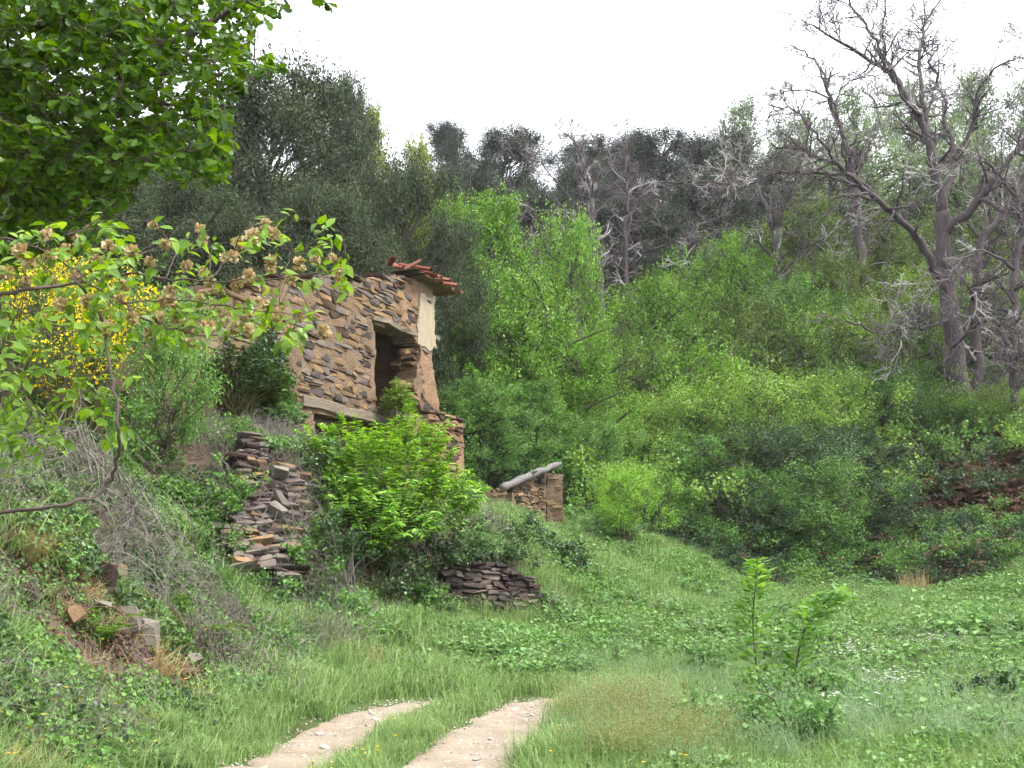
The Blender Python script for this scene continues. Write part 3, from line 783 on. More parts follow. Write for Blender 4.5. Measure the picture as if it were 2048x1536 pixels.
# battered stub of wall below the corner
stub = []
SU0, SV0 = wall_uv(914, 985); SU1, SV1 = wall_uv(846, 840)
for (u, v, w, h) in courses(SU0, SU1, SV0 - .3, wall_uv(885, 832)[1], (.08, .15), (.25, .5), hrng):
    if u - w / 2 < SU0 - .1 + .25 * max(0, (v - SV0)) * .3 or u + w / 2 > SU1 + .2: continue
    if v < wall_uv(885, 935)[1] and hrng.random() < .6: continue
    stub.append((u, v, w, h))
def stub_keep(u, v): return (v < wall_uv(880, 838)[1] + .1 * fbm(u * 3, u * 0, 77)) & (u > SU0 + .12 * np.clip((v - SV0), 0, 3) * .3 + .1 * fbm(u * 3, v * 3, 78)) & (u < SU1 + .1)
me = wall_core('buttress', HO + HN * .2, -HD, ZU, HN, SU0 - .3, SU1 + .3, SV0 - 1.2, SV1 + .5, stub_keep, .9, [M['earth_red']], .06, .07, 76)
butt = link('buttress', me, house)
stone_face(butt, HO + HN * .2, -HD, ZU, HN, stub, ['stone', 'stone_gold', 'stone'], hrng, (.2, .32), (.02, .10), 300, .06, 'buttress_stone')

# ---- dry-stone retaining wall, half collapsed, below the house on the left
def frame_from(A, B, C):
    """origin A, u towards B, v up the slope towards C"""
    A, B, C = map(np.asarray, (A, B, C))
    U = unit(B - A); V = C - A; V = unit(V - U * (V @ U)); return A, U, V, np.cross(U, V)
rw = thing('collapsed_retaining_wall', 'collapsed grey dry-stone retaining wall under bramble stems, below the ruin', 'stone wall')
A_, U_, V_, N_ = frame_from(P(385, 1195, 14.4), P(660, 1200, 15.6), P(470, 870, 16.5))
A_ = A_ - N_ * .27
rrng = np.random.default_rng(31)
top_r = lambda u: np.interp(u, [0, .5, .8, 1.2, 1.7, 2.1, 2.6], [2.2, 2.7, 3.25, 3.2, 2.95, 2.6, 2.2])
def plane_uv(px, py):
    r = ray(px, py); t = ((A_ - np.array([0, 0, CAMZ])) @ N_) / (r @ N_); p = np.array([0, 0, CAMZ]) + r * t - A_
    return float(p @ U_), float(p @ V_)
RWP = np.array([plane_uv(*q) for q in [(478, 884), (560, 886), (622, 925), (650, 975), (606, 1010), (628, 1090), (575, 1170), (450, 1165), (420, 1060), (458, 960)]])
ritems = []
for (u, v, w, h) in courses(-.1, 2.5, -.5, 3.4, (.05, .115), (.13, .36), rrng):
    if v > float(top_r(u)) + rrng.normal() * .06 or not in_poly(np.array([u]), np.array([v]), RWP)[0]: continue
    ritems.append((u, v, w, h))
def rsurf(u, v): return .25 * math.sin(u * 1.3 + .4) + .03 * math.sin(v * 2.2 + u)
me = wall_core('rubble_core', A_, U_, V_, N_, -.3, 2.5, -.3, 3.4, lambda u, v: in_poly(u, v, RWP * .94 + RWP.mean(0) * .06), .9, [M['stone_dark']], .09, .08, 131, lambda u, v: .25 * np.sin(u * 1.3 + .4) + .03 * np.sin(v * 2.2 + u) - .03)
link('rubble_core', me, rw)
stone_face(rw, A_, U_, V_, N_, ritems, ['stone_grey', 'stone_grey', 'stone_grey', 'stone_grey', 'stone_dark', 'stone'], rrng, (.18, .34), (.0, .08), 300, .13, 'stone', rsurf)
# pale broken faces that catch the eye in it
for (px, py, s) in ((545, 968, .17), (545, 1028, .20), (538, 1045, .20)):
    r = ray(px, py); t = ((A_ - np.array([0, 0, CAMZ])) @ N_) / (r @ N_); p = np.array([0, 0, CAMZ]) + r * t
    o = link('stone', slab_mesh(int(rrng.integers(14)), 'stone_pale'), rw)
    m = Matrix((U_, N_, V_)).transposed().to_4x4(); m.translation = Vector(p + N_ * .3)
    o.matrix_local = m @ Matrix.Rotation(rrng.normal() * .5, 4, 'Y') @ Matrix.Diagonal((s * 1.4, .2, s * .55, 1))

# ---- low dark dry-stone wall in the foot of the bank
lw = thing('low_dry_stone_wall', 'low dark reddish dry-stone wall half buried in the grassy bank', 'stone wall')
A_, U_, V_, N_ = frame_from(P(822, 1206, 17.3), P(1142, 1222, 19.0), P(832, 1100, 17.5))
A_ = A_ - N_ * .24
ltop = lambda u: np.interp(u, [0, .35, .8, 1.35, 2.0, 2.5, 2.85], [.3, .4, .6, .86, .80, .55, .2])
li = []
for (u, v, w, h) in courses(-.05, 2.9, -.15, 1.05, (.06, .11), (.11, .27), rrng):
    if v > float(ltop(u)) or u < .75 + .1 * math.sin(v * 9): continue
    li.append((u, v, w, h))
me = wall_core('wall_core', A_, U_, V_, N_, -.2, 3.0, -.4, 1.1, lambda u, v: (v < ltop(u) - .03) & (u > .8), .6, [M['stone_dark']], .07, .05, 141)
link('wall_core', me, lw)
stone_face(lw, A_, U_, V_, N_, li, ['stone_dark', 'stone_dark', 'stone_dark', 'stone_grey'], rrng, (.18, .3), (.03, .11), 300, .09, 'stone')

# ---- little ruin with the log, further back
lr = thing('small_wall_ruin', 'small ochre stone wall corner standing on the grass crest under a log', 'ruin')
def ruin_face(Abase, Bbase, vtop, seed, thick=.5, mats=('stone_gold', 'stone_gold', 'stone')):
    A, B = np.asarray(Abase), np.asarray(Bbase)
    U = unit((B - A) * np.array([1, 1, 0])); Ln = np.linalg.norm((B - A)[:2]); Nn = np.cross(U, ZU)
    if Nn @ (np.array([0, 0, 1.6]) - A) < 0: Nn = -Nn
    z0 = min(A[2], B[2]) - .4
    tv = lambda u: np.interp(u, [0, Ln], vtop)
    me = wall_core('wall', [A[0], A[1], 0], U, ZU, Nn, 0, Ln, z0, max(vtop) + .2, lambda u, v: v < tv(u) + .12 * fbm(u * 3, u * 0, seed), thick, [M['earth']], .08, .06, seed)
    wl_o = link('wall', me, lr)
    its = [(u, v, w, h) for (u, v, w, h) in courses(0, Ln, z0 + .2, max(vtop) + .1, (.06, .12), (.16, .4), rrng) if v + h / 2 < float(tv(u)) + .05 and -.02 < u - w / 2 and u + w / 2 < Ln + .05]
    stone_face(wl_o, [A[0], A[1], 0], U, ZU, Nn, its, mats, rrng, (.14, .24), (.0, .06), 300, .06, 'stone')
pa, pb, pc = P(1026, 1030, 27.8), P(1092, 1040, 29.8), P(1126, 1040, 29.9)
ruin_face(pa, pb, (P(1026, 982, 27.8)[2], P(1092, 944, 29.8)[2]), 151, mats=('stone', 'stone_dark', 'stone_gold'))  # darker stone mix puts the shade of this left face into its colour
ruin_face(pb + np.array([.02, .03, 0]), pc, (P(1092, 944, 29.8)[2], P(1126, 948, 29.9)[2]), 152)
ruin_face(P(966, 1020, 27.2), P(1012, 1024, 27.4), (P(966, 984, 27.2)[2], P(1012, 976, 27.4)[2]), 153)
lg = Batch()
lp = smooth_poly([P(1002, 976, 27.3), P(1040, 960, 28.0), P(1080, 942, 28.9), P(1122, 926, 29.8)], 4)
lp[1:-1] += RNG.normal(size=(len(lp) - 2, 3)) * .018
tube(lg, lp, np.interp(np.linspace(0, 1, len(lp)), [0, .5, .9, 1], [.10, .105, .085, .05]) * (1 + .14 * RNG.normal(size=len(lp))), 9)
tube(lg, [lp[6], lp[6] + np.array([.1, -.06, .10]), lp[6] + np.array([.2, -.1, .13])], [.06, .045, .03], 7)
tube(lg, [lp[8], lp[8] + np.array([-.12, .02, .07])], [.05, .03], 6)
tag(link('fallen_log', lg.mesh('fallen_log', M['log'], True)), 'bleached grey log leaning across the small stone ruin', 'log')

# ---- rocks in the left bank
def rock_pts(seed):
    r = np.random.default_rng(seed); d = rand_dirs(18, r)
    e = 2.6; q = 1 / (np.abs(d) ** e).sum(1) ** (1 / e)
    return d * (q * .5 * r.uniform(.7, 1.05, 18))[:, None]
ROCK = [hull_arrays(rock_pts(200 + k)) for k in range(8)]
ROCKS = []
def rock(px, py, w, h, mk, k, label, tilt=0.0, sink=.2):
    p = G(px, py)
    s = p[1] / F_PX * 1.05
    ROCKS.append((p[0], p[1], w * s * .6 + .12))
    v, t = ROCK[k]
    o = link('rock', make_mesh('rock', v, [t], M[mk]))
    o.location = p + np.array([0, 0, h * s * (.5 - sink)]); o.scale = (w * s * 1.15, w * s * .8, h * s * 1.2); o.rotation_euler = (tilt * .4, tilt, k * .9)
    return tag(o, label, 'rock', 'rocks in the left bank')
rock(205, 1172, 62, 70, 'stone_dark', 0, 'dark brown upright rock slab under the dry grey brush', 0, .35)
rock(237, 1166, 36, 62, 'stone', 1, 'narrow brown rock leaning beside the dark upright slab', 0, .35)
rock(200, 1222, 60, 26, 'stone_pale', 2, 'flat pale rock just below the dark upright slab')
rock(258, 1262, 66, 52, 'stone_pale', 3, 'large pale cracked rock in the middle of the left bank')
rock(292, 1285, 54, 58, 'stone_pale', 4, 'blocky pale rock at the right end of the cracked one')
rock(385, 1330, 44, 30, 'stone_pale', 5, 'pale sharp rock poking from matted roots near the track')
rock(368, 1352, 40, 28, 'stone', 6, 'brown rock tucked under the pale sharp one', .2)
rock(420, 1140, 30, 40, 'stone_pale', 7, 'whitish rounded boulder at the foot of the collapsed wall', 0, .1)
rock(60, 1210, 50, 50, 'stone_dark', 3, 'dark earthy rock near the left edge of the bank', .3)
rock(150, 1255, 46, 56, 'stone', 5, 'earth brown rock left of the pale cracked rock', .2)
SCAR = [(*G(250, 1250)[:2], .8), (*G(400, 1345)[:2], .45), (*G(120, 1250)[:2], .6), (*G(60, 1400)[:2], .45), (*G(2040, 1310)[:2], .7), (*G(200, 1100)[:2], .5)]

# ------------------------------------------------------------------ trees and shrubs: unit-height builders
def grow(out, p, d, L, r, lvl, maxl, rng, wig=.22, up=.05, kids=(3, 5), ang=(.5, 1.1), shrink=(.5, .75), segs=7, rmin=.002):
    p = np.asarray(p, float); d = unit(np.asarray(d, float))
    pts, dirs = [p], [d]
    for i in range(segs):
        d = unit(d + rng.normal(size=3) * wig + np.array([0, 0, up]))
        p = p + d * L / segs
        pts.append(p); dirs.append(d)
    rr = r * (1 - .72 * np.linspace(0, 1, segs + 1))
    out.append((np.array(pts), np.maximum(rr, rmin), lvl))
    if lvl < maxl:
        for k in range(int(rng.integers(kids[0], kids[1] + 1))):
            f = rng.uniform(.25, 1.0); i = min(int(f * segs), segs)
            ax = unit(np.cross(dirs[i], rand_dirs(1, rng)[0])); a = rng.uniform(*ang)
            nd = dirs[i] * math.cos(a) + ax * math.sin(a)
            grow(out, pts[i], nd, L * rng.uniform(*shrink), rr[i] * .62, lvl + 1, maxl, rng, wig * 1.1, up, kids, ang, shrink, max(4, segs - 1), rmin)
def crown_leaves(cent, rad, n, size, tpl, rng, flat=.8, shell=.45, upb=.35, droop=.2, gaps=.35):
    cent = np.asarray(cent); rad = np.asarray(rad)
    wgt = rad ** 2; wgt = wgt / wgt.sum()
    n2 = int(n * (1 + gaps))
    c = rng.choice(len(cent), n2, p=wgt)
    d = rand_dirs(n2, rng); u = rng.random(n2) ** shell
    u = np.where(rng.random(n2) < .38, np.minimum(np.abs(rng.normal(size=n2)) * .7 + .1, 1.3 + .15 * rng.random(n2)), u)
    pos = cent[c] + d * (u * rad[c])[:, None] * np.array([1, 1, flat])
    k = 1.4 / rad.mean()
    g = vnoise(pos[:, 0] * k + pos[:, 2] * k * .7, pos[:, 1] * k + pos[:, 2] * k, 5) + .5 * vnoise(pos[:, 0] * k * 2.3 + 4, pos[:, 2] * k * 2.3 + pos[:, 1] * k, 8)
    keep = np.argsort(g)[-n:]
    pos, d = pos[keep], d[keep]
    al = unit(rng.normal(size=(n, 3)) + d * .8 + np.array([0, 0, -droop]))
    nr = unit(d * .7 + rng.normal(size=(n, 3)) * .6 + np.array([0, 0, upb]))
    return leaves(pos, al, nr, size * rng.uniform(.65, 1.3, n), tpl, rng)
def shoot_leaves(cent, rad, n, size, tpl, rng, length=.14, per=26, up=.9):
    """leaves set along many thin, mostly upright shoots"""
    cent = np.asarray(cent); rad = np.asarray(rad)
    ns = n // per
    c = rng.choice(len(cent), ns, p=rad ** 2 / (rad ** 2).sum())
    base = cent[c] + rand_dirs(ns, rng) * (rng.random(ns) ** .5 * rad[c] * 1.15)[:, None]
    outw = base * np.array([1, 1, 0]); outw = outw / (np.linalg.norm(outw, axis=1, keepdims=True) + .05)
    dr = unit(np.array([0, 0, up]) + outw * .55 + rng.normal(size=(ns, 3)) * .45)
    ln = length * rng.uniform(.45, 1.3, ns)
    t = rng.random((ns, per))
    pos = base[:, None] + dr[:, None] * (t * ln[:, None])[..., None] + np.array([0, 0, -.25]) * ((t ** 2) * ln[:, None] * rng.random((ns, 1)))[..., None]
    pos = pos + rng.normal(size=pos.shape) * size * .9
    pos = pos.reshape(-1, 3); m = len(pos)
    al = unit(rng.normal(size=(m, 3)) + np.repeat(dr, per, 0) * .5 + np.array([0, 0, -.15]))
    nr = unit(rng.normal(size=(m, 3)) * .6 + np.array([0, 0, .55]) + np.repeat(outw, per, 0) * .5)
    sz = size * rng.uniform(.6, 1.25, m) * np.repeat(rng.uniform(.75, 1.25, ns), per)
    lv = np.clip(np.repeat(rng.random(ns), per) * .6 + rng.random(m) * .4, 0, 1)
    return leaves(pos, al, nr, sz, tpl, rng, lv)
def unit_tree(seed, rx=.3, z0=.2, nclump=26, cr=(.09, .15), nleaf=30000, lsize=.011, tpl=TPL_DIA, trunk_r=.022, stems=1, shape=.8, flat=.8, gaps=.35, lobes=.25, shell=.45, shoots=0.0):
    """tree one unit high; returns wood batch mesh data and leaf arrays"""
    rng = np.random.default_rng(seed)
    cents, rads = [], []
    for k in range(nclump):
        z = z0 + (1 - z0 - .06) * ((k + rng.random()) / nclump)
        t = (z - z0) / (1 - z0)
        env = rx * (math.sin(math.pi * min(max(t, .0) * .82 + .14, 1)) ** shape)
        a = k * 2.39996 + rng.normal() * .5
        q = env * (1 + lobes * rng.normal()) * (.55 + .45 * rng.random())
        r = rng.uniform(*cr)
        cents.append((math.cos(a) * max(q - r * .4, 0), math.sin(a) * max(q - r * .4, 0), min(z, 1 - r * flat))); rads.append(r)
    b = Batch()
    tops = []
    for s in range(stems):
        a = rng.random() * 6.28
        off = 0 if stems == 1 else .04
        lean = np.array([math.cos(a), math.sin(a), 0]) * (0.03 if stems == 1 else rx * .45)
        p0 = np.array([math.cos(a), math.sin(a), 0]) * off
        pts = [p0 + lean * (t ** 1.3) + np.array([0, 0, t * (.80 if stems == 1 else .7)]) + rng.normal(size=3) * .012 * (t > 0) for t in np.linspace(0, 1, 7)]
        pts[0][2] = -.04
        pl = smooth_poly(pts, 2); tops.append(pl)
        tube(b, pl, trunk_r * (1 - .8 * np.linspace(0, 1, len(pl))) / (1 if stems == 1 else 1.6), 6)
    for c in cents:
        c = np.array(c)
        st = tops[int(rng.integers(stems))]
        zt = max(c[2] - .10 - .35 * np.hypot(c[0], c[1]), z0 * .6)
        i = int(np.argmin(np.abs(st[:, 2] - zt))); s0 = st[i]
        mid = (s0 + c) / 2 + rng.normal(size=3) * .015 + np.array([0, 0, .02])
        pl = smooth_poly([s0, mid, c], 3)
        tube(b, pl, trunk_r * .38 * (1 - .8 * np.linspace(0, 1, len(pl))), 4, cap=False)
        for _ in range(3):
            e = c + rand_dirs(1, rng)[0] * cr[1] * .9
            tube(b, smooth_poly([pl[-3], c, e], 2), np.linspace(trunk_r * .12, .001, 5), 3, cap=False)
    lv = shoot_leaves(cents, rads, nleaf, lsize, tpl, rng, shoots) if shoots else crown_leaves(cents, rads, nleaf, lsize, tpl, rng, flat, shell, gaps=gaps)
    return b, lv
PROTO = {}
def proto(key, wood, leaf, **kw):
    b, (v, q, l) = unit_tree(**kw)
    PROTO[key] = (b.mesh(key + '_trunk', M[wood], True), make_mesh(key + '_crown', v, [q], M[leaf], l), leaf)
def crown_in(key, leaf):
    """the same crown shape with another leaf"""
    k2 = key + '>' + leaf
    if k2 not in PROTO:
        w, c, _ = PROTO[key]
        c2 = c.copy(); c2.materials.clear(); c2.materials.append(M[leaf])
        PROTO[k2] = (w, c2, leaf)
    return k2
proto('holm_a', 'bark', 'holm', seed=1, rx=.40, z0=.08, nclump=80, cr=(.07, .15), nleaf=80000, lsize=.0098, tpl=TPL_WIDE, shape=.6, flat=.85, shell=.6, gaps=.12)
proto('holm_b', 'bark', 'holm', seed=2, rx=.34, z0=.08, nclump=74, cr=(.06, .14), nleaf=80000, lsize=.0098, tpl=TPL_WIDE, shape=.7, flat=.9, lobes=.4, shell=.6, gaps=.12)
proto('holm_c', 'bark', 'holm', seed=3, rx=.46, z0=.10, nclump=76, cr=(.06, .15), nleaf=80000, lsize=.0098, tpl=TPL_WIDE, shape=.5, flat=.75, lobes=.35, shell=.6, gaps=.12)
proto('slim', 'bark', 'bright', seed=4, rx=.19, z0=.10, nclump=100, cr=(.03, .07), nleaf=30000, lsize=.0105, tpl=TPL_WIDE, shape=.7, flat=.8, lobes=.4, shoots=.10)
proto('leafy', 'bark', 'bright', seed=5, rx=.33, z0=.10, nclump=110, cr=(.035, .085), nleaf=29000, lsize=.0125, tpl=TPL_WIDE, shape=.6, flat=.8, lobes=.4, shoots=.13, stems=4)
proto('airy', 'bark', 'pale', seed=6, rx=.36, z0=.25, nclump=34, cr=(.06, .11), nleaf=14000, lsize=.0145, tpl=TPL_WIDE, shape=.6, flat=.7, lobes=.5, shoots=.12)
proto('shrub_a', 'stem_pale', 'olive', seed=7, rx=.50, z0=.12, nclump=90, cr=(.04, .11), nleaf=24000, lsize=.0165, tpl=TPL_WIDE, shape=.5, flat=.8, stems=6, lobes=.4, shoots=.24, trunk_r=.012)
proto('shrub_b', 'twig', 'mid', seed=8, rx=.42, z0=.22, nclump=80, cr=(.04, .11), nleaf=22000, lsize=.0165, tpl=TPL_WIDE, shape=.5, flat=.8, stems=7, lobes=.5, shoots=.24, trunk_r=.012)
proto('shrub_c', 'twig', 'deep', seed=9, rx=.60, z0=.22, nclump=90, cr=(.05, .12), nleaf=16000, lsize=.021, tpl=TPL_WIDE, shape=.4, flat=.65, stems=6, lobes=.4, gaps=.7, trunk_r=.012)
def plant(name, key, px, ytop, wpx, d, label, cat, group, base=None, rot=None, rng=np.random.default_rng(77), leaf=None, sink=.15):
    if leaf: key = crown_in(key, leaf)
    pt = P(px, ytop, d)
    z = (hz(pt[0], pt[1]) if base is None else base) - sink
    h = max(pt[2] - z, .6)
    w, c, _ = PROTO[key]
    ext = np.empty(len(c.vertices) * 3, np.float32); c.vertices.foreach_get('co', ext); r0 = np.percentile(np.abs(ext.reshape(-1, 3)[::31, :2]), 96)
    sxy = wpx * d / F_PX / 2 / r0
    t = thing(name, label, cat, (pt[0], pt[1], z), group)
    t.rotation_euler[2] = rng.random() * 6.28 if rot is None else rot
    t.scale = (sxy, sxy, h)
    link('trunk', w, t); tag(link('crown', c, t), kind='stuff')
    return t

G1 = 'dark holm oaks behind the ruin'
for a in [('holm_a', 560, 112, 330, 38, 'large dark grey-green holm oak rising highest behind the ruin'),
          ('holm_b', 690, 128, 170, 43, 'slender dark holm oak with a ragged spire against the sky'),
          ('holm_c', 800, 295, 290, 33, 'broad rounded holm oak directly behind the roof tiles'),
          ('holm_b', 440, 210, 300, 41, 'dark holm oak half hidden by the overhanging oak leaves'),
          ('holm_a', 640, 360, 240, 31.5, 'low dark holm oak just above the middle of the ruin wall'),
          ('holm_c', 330, 330, 380, 31, 'shadowy holm oak behind the leafy elm branch'),
          ('holm_a', 180, 250, 360, 33, 'dark holm oak at the left behind the overhanging oak'),
          ('holm_b', 890, 430, 150, 34.5, 'small dark holm oak at the right of the roof tiles'),
          ('holm_a', 480, 420, 260, 29.5, 'dense dark holm oak above the left end of the ruin')]:
    plant('holm_oak', *a, 'tree', G1)
G2 = 'evergreen trees along the ridge'
for a in [('holm_b', 895, 236, 130, 76, 'ridge evergreen with twin knobs left of the skyline gap'),
          ('holm_a', 1015, 252, 170, 79, 'rounded ridge evergreen in the middle of the left clump'),
          ('holm_c', 955, 330, 260, 66, 'broad evergreen below the left ridge clump'),
          ('holm_c', 1075, 380, 240, 62, 'dark evergreen left of the central bare tree'),
          ('holm_a', 1190, 275, 160, 82, 'ridge evergreen right behind the central bare tree'),
          ('holm_c', 1320, 258, 240, 79, 'wide ridge evergreen right of the central bare tree'),
          ('holm_b', 1262, 268, 130, 84, 'small ridge evergreen between the two wider ones'),
          ('holm_a', 1425, 262, 190, 77, 'grey-green ridge evergreen where the skyline starts to climb'),
          ('holm_c', 1390, 345, 300, 66, 'dark wide evergreen below the right ridge'),
          ('holm_a', 1250, 400, 240, 62, 'dark evergreen behind the trunks of the central bare tree'),
          ('holm_c', 1150, 330, 200, 72, 'evergreen filling the dip of the ridge'),
          ('holm_b', 1520, 330, 200, 68, 'dark evergreen behind the pale broken branch')]:
    plant('ridge_evergreen', *a, 'tree', G2, leaf='holm_far')
G3 = 'pale green trees on the right skyline'
for a in [('airy', 1485, 205, 190, 80, 'pale thin-leaved tree at the left end of the right skyline'),
          ('airy', 1600, 235, 190, 82, 'pale green tree on the skyline left of the big bare chestnut'),
          ('airy', 1700, 185, 200, 80, 'pale green tree on the skyline behind the chestnut limbs'),
          ('airy', 1820, 175, 220, 82, 'pale green tree behind the middle of the chestnut crown'),
          ('airy', 1940, 150, 200, 78, 'pale green tree rising under the chestnut right limb'),
          ('airy', 2050, 170, 200, 76, 'pale green tree cut by the right edge of the picture')]:
    plant('skyline_tree', *a, 'tree', G3)
for a in [('leafy', 1560, 300, 230, 70, 'soft green tree under the left chestnut limbs'),
          ('leafy', 1720, 300, 260, 66, 'soft green tree behind the chestnut fork'),
          ('leafy', 1880, 290, 260, 64, 'soft green tree behind the chestnut trunk'),
          ('leafy', 2030, 320, 240, 60, 'soft green tree at the right edge under the chestnut')]:
    plant('hillside_tree', *a, 'tree', 'soft green trees on the upper slope', leaf='pale')
G4 = 'bright green young trees beside the ruin'
for a in [('slim', 745, 218, 90, 49, 'yellow-green tree top peeking between two holm oaks', 'yellow'),
          ('slim', 838, 280, 90, 47, 'yellow-green tree top right of the broad holm oak', 'yellow'),
          ('slim', 985, 392, 170, 39, 'tallest bright green young tree right of the roof tiles', None),
          ('slim', 912, 402, 150, 40, 'bright green young tree nearest the holm oak', None),
          ('leafy', 1130, 436, 180, 42, 'bright green young tree left of the central bare trunks', None),
          ('leafy', 1045, 545, 270, 37, 'broad bright green young tree above the log', None),
          ('slim', 925, 590, 160, 35, 'bright green young tree against the right wall of the ruin', None),
          ('leafy', 1140, 660, 230, 38, 'leafy green young tree behind the small stone ruin', None),
          ('leafy', 960, 760, 180, 33, 'low leafy green tree between the ruin and the log', 'mid'),
          ('slim', 1060, 760, 150, 35, 'dark-stemmed green young tree just left of the log end', 'mid')]:
    plant('young_tree', *a[:6], 'tree', G4, leaf=a[6])
G5 = 'shrubs crowding the right hillside'
for a in [('leafy', 1340, 545, 180, 54, 'spring green tree right behind the central bare trunks', 'spring'),
          ('airy', 1490, 465, 210, 60, 'spring green tree below the pale broken branch', 'spring'),
          ('airy', 1620, 400, 230, 58, 'spring green tree under the left chestnut limb', 'spring'),
          ('airy', 1760, 420, 240, 57, 'spring green tree just left of the chestnut fork', 'spring'),
          ('airy', 1960, 420, 240, 56, 'spring green tree right of the chestnut fork', 'spring'),
          ('leafy', 2050, 480, 200, 54, 'spring green tree at the right edge behind drooping twigs', 'spring'),
          ('leafy', 1400, 560, 230, 51, 'spring green bush between the bare trunks and the slope middle', 'spring'),
          ('leafy', 1650, 520, 240, 52, 'spring green bush below the left chestnut limb', 'spring'),
          ('leafy', 1820, 540, 220, 52, 'spring green bush close left of the chestnut trunk', 'olive'),
          ('leafy', 1500, 600, 260, 48, 'spring green bush above the olive shrub of the slope middle', 'spring'),
          ('leafy', 1720, 650, 230, 47, 'spring green bush below the chestnut stub', 'spring'),
          ('leafy', 1430, 478, 220, 50, 'bright green bushy tree high on the slope under the dark evergreen', 'bright'),
          ('leafy', 1330, 560, 220, 46, 'bright green bushy tree right of the central bare trunks', 'bright'),
          ('leafy', 1560, 560, 250, 48, 'light green bushy tree below the chestnut left limb', 'mid'),
          ('shrub_a', 1470, 640, 260, 45, 'olive green shrub in the middle of the slope', 'spring'),
          ('shrub_a', 1640, 640, 260, 46, 'olive green shrub left of the chestnut trunk', None),
          ('shrub_a', 1780, 600, 240, 50, 'olive shrub behind the chestnut trunk', None),
          ('shrub_a', 1990, 560, 240, 50, 'olive shrub right of the chestnut trunk', None),
          ('shrub_a', 1260, 700, 220, 42, 'yellowish green shrub right of the young tree by the small ruin', 'spring'),
          ('shrub_a', 1370, 700, 260, 42, 'large fresh green shrub left of the slope middle', 'bright'),
          ('shrub_b', 1500, 760, 300, 41, 'wide mid green shrub in the centre of the slope', 'olive'),
          ('shrub_b', 1640, 760, 260, 42, 'mid green shrub below the chestnut broken stub', 'olive'),
          ('shrub_b', 1760, 740, 240, 44, 'mid green shrub just left of the chestnut foot', None),
          ('shrub_b', 1300, 800, 240, 39, 'green shrub above the small bright bush', 'olive'),
          ('shrub_c', 1420, 860, 280, 38, 'dark green shrub on the lower slope above the small bright bush', 'mid'),
          ('shrub_b', 1560, 860, 300, 37, 'leafy dark-stemmed shrub on the lower slope', 'deep'),
          ('shrub_c', 1700, 870, 280, 37, 'deep green shrub low on the slope below the chestnut', None),
          ('shrub_b', 1640, 930, 260, 34.5, 'deep green shrub at the slope foot above the tall sapling', None),
          ('shrub_c', 1480, 950, 220, 35, 'deep green bush at the slope foot left of the sapling top', None),
          ('shrub_c', 1760, 960, 190, 35, 'deep green bush at the slope foot right of the sapling', None),
          ('shrub_c', 1860, 900, 190, 41, 'dark bush under the chestnut trunk', None),
          ('shrub_a', 1960, 780, 200, 43, 'olive bush beside the chestnut foot on the right', None),
          ('shrub_c', 2030, 880, 160, 40, 'dark bush at the right edge of the slope', None),
          ('shrub_c', 1330, 960, 150, 35, 'dark bush behind the small bright bush', 'mid'),
          ('shrub_b', 1180, 850, 170, 36.5, 'dark green bush right behind the small stone ruin', 'mid')]:
    plant('hillside_shrub', *a[:6], 'shrub', G5, leaf=a[6])
plant('bright_bush', 'shrub_b', 1250, 940, 160, 29.5, 'small bright green bush on the crest right of the little stone ruin', 'bush', None, leaf='elder')
plant('crest_bush', 'shrub_c', 1195, 1035, 120, 29.5, 'low green bush at the left foot of the small bright bush', 'bush', None, leaf='weed')

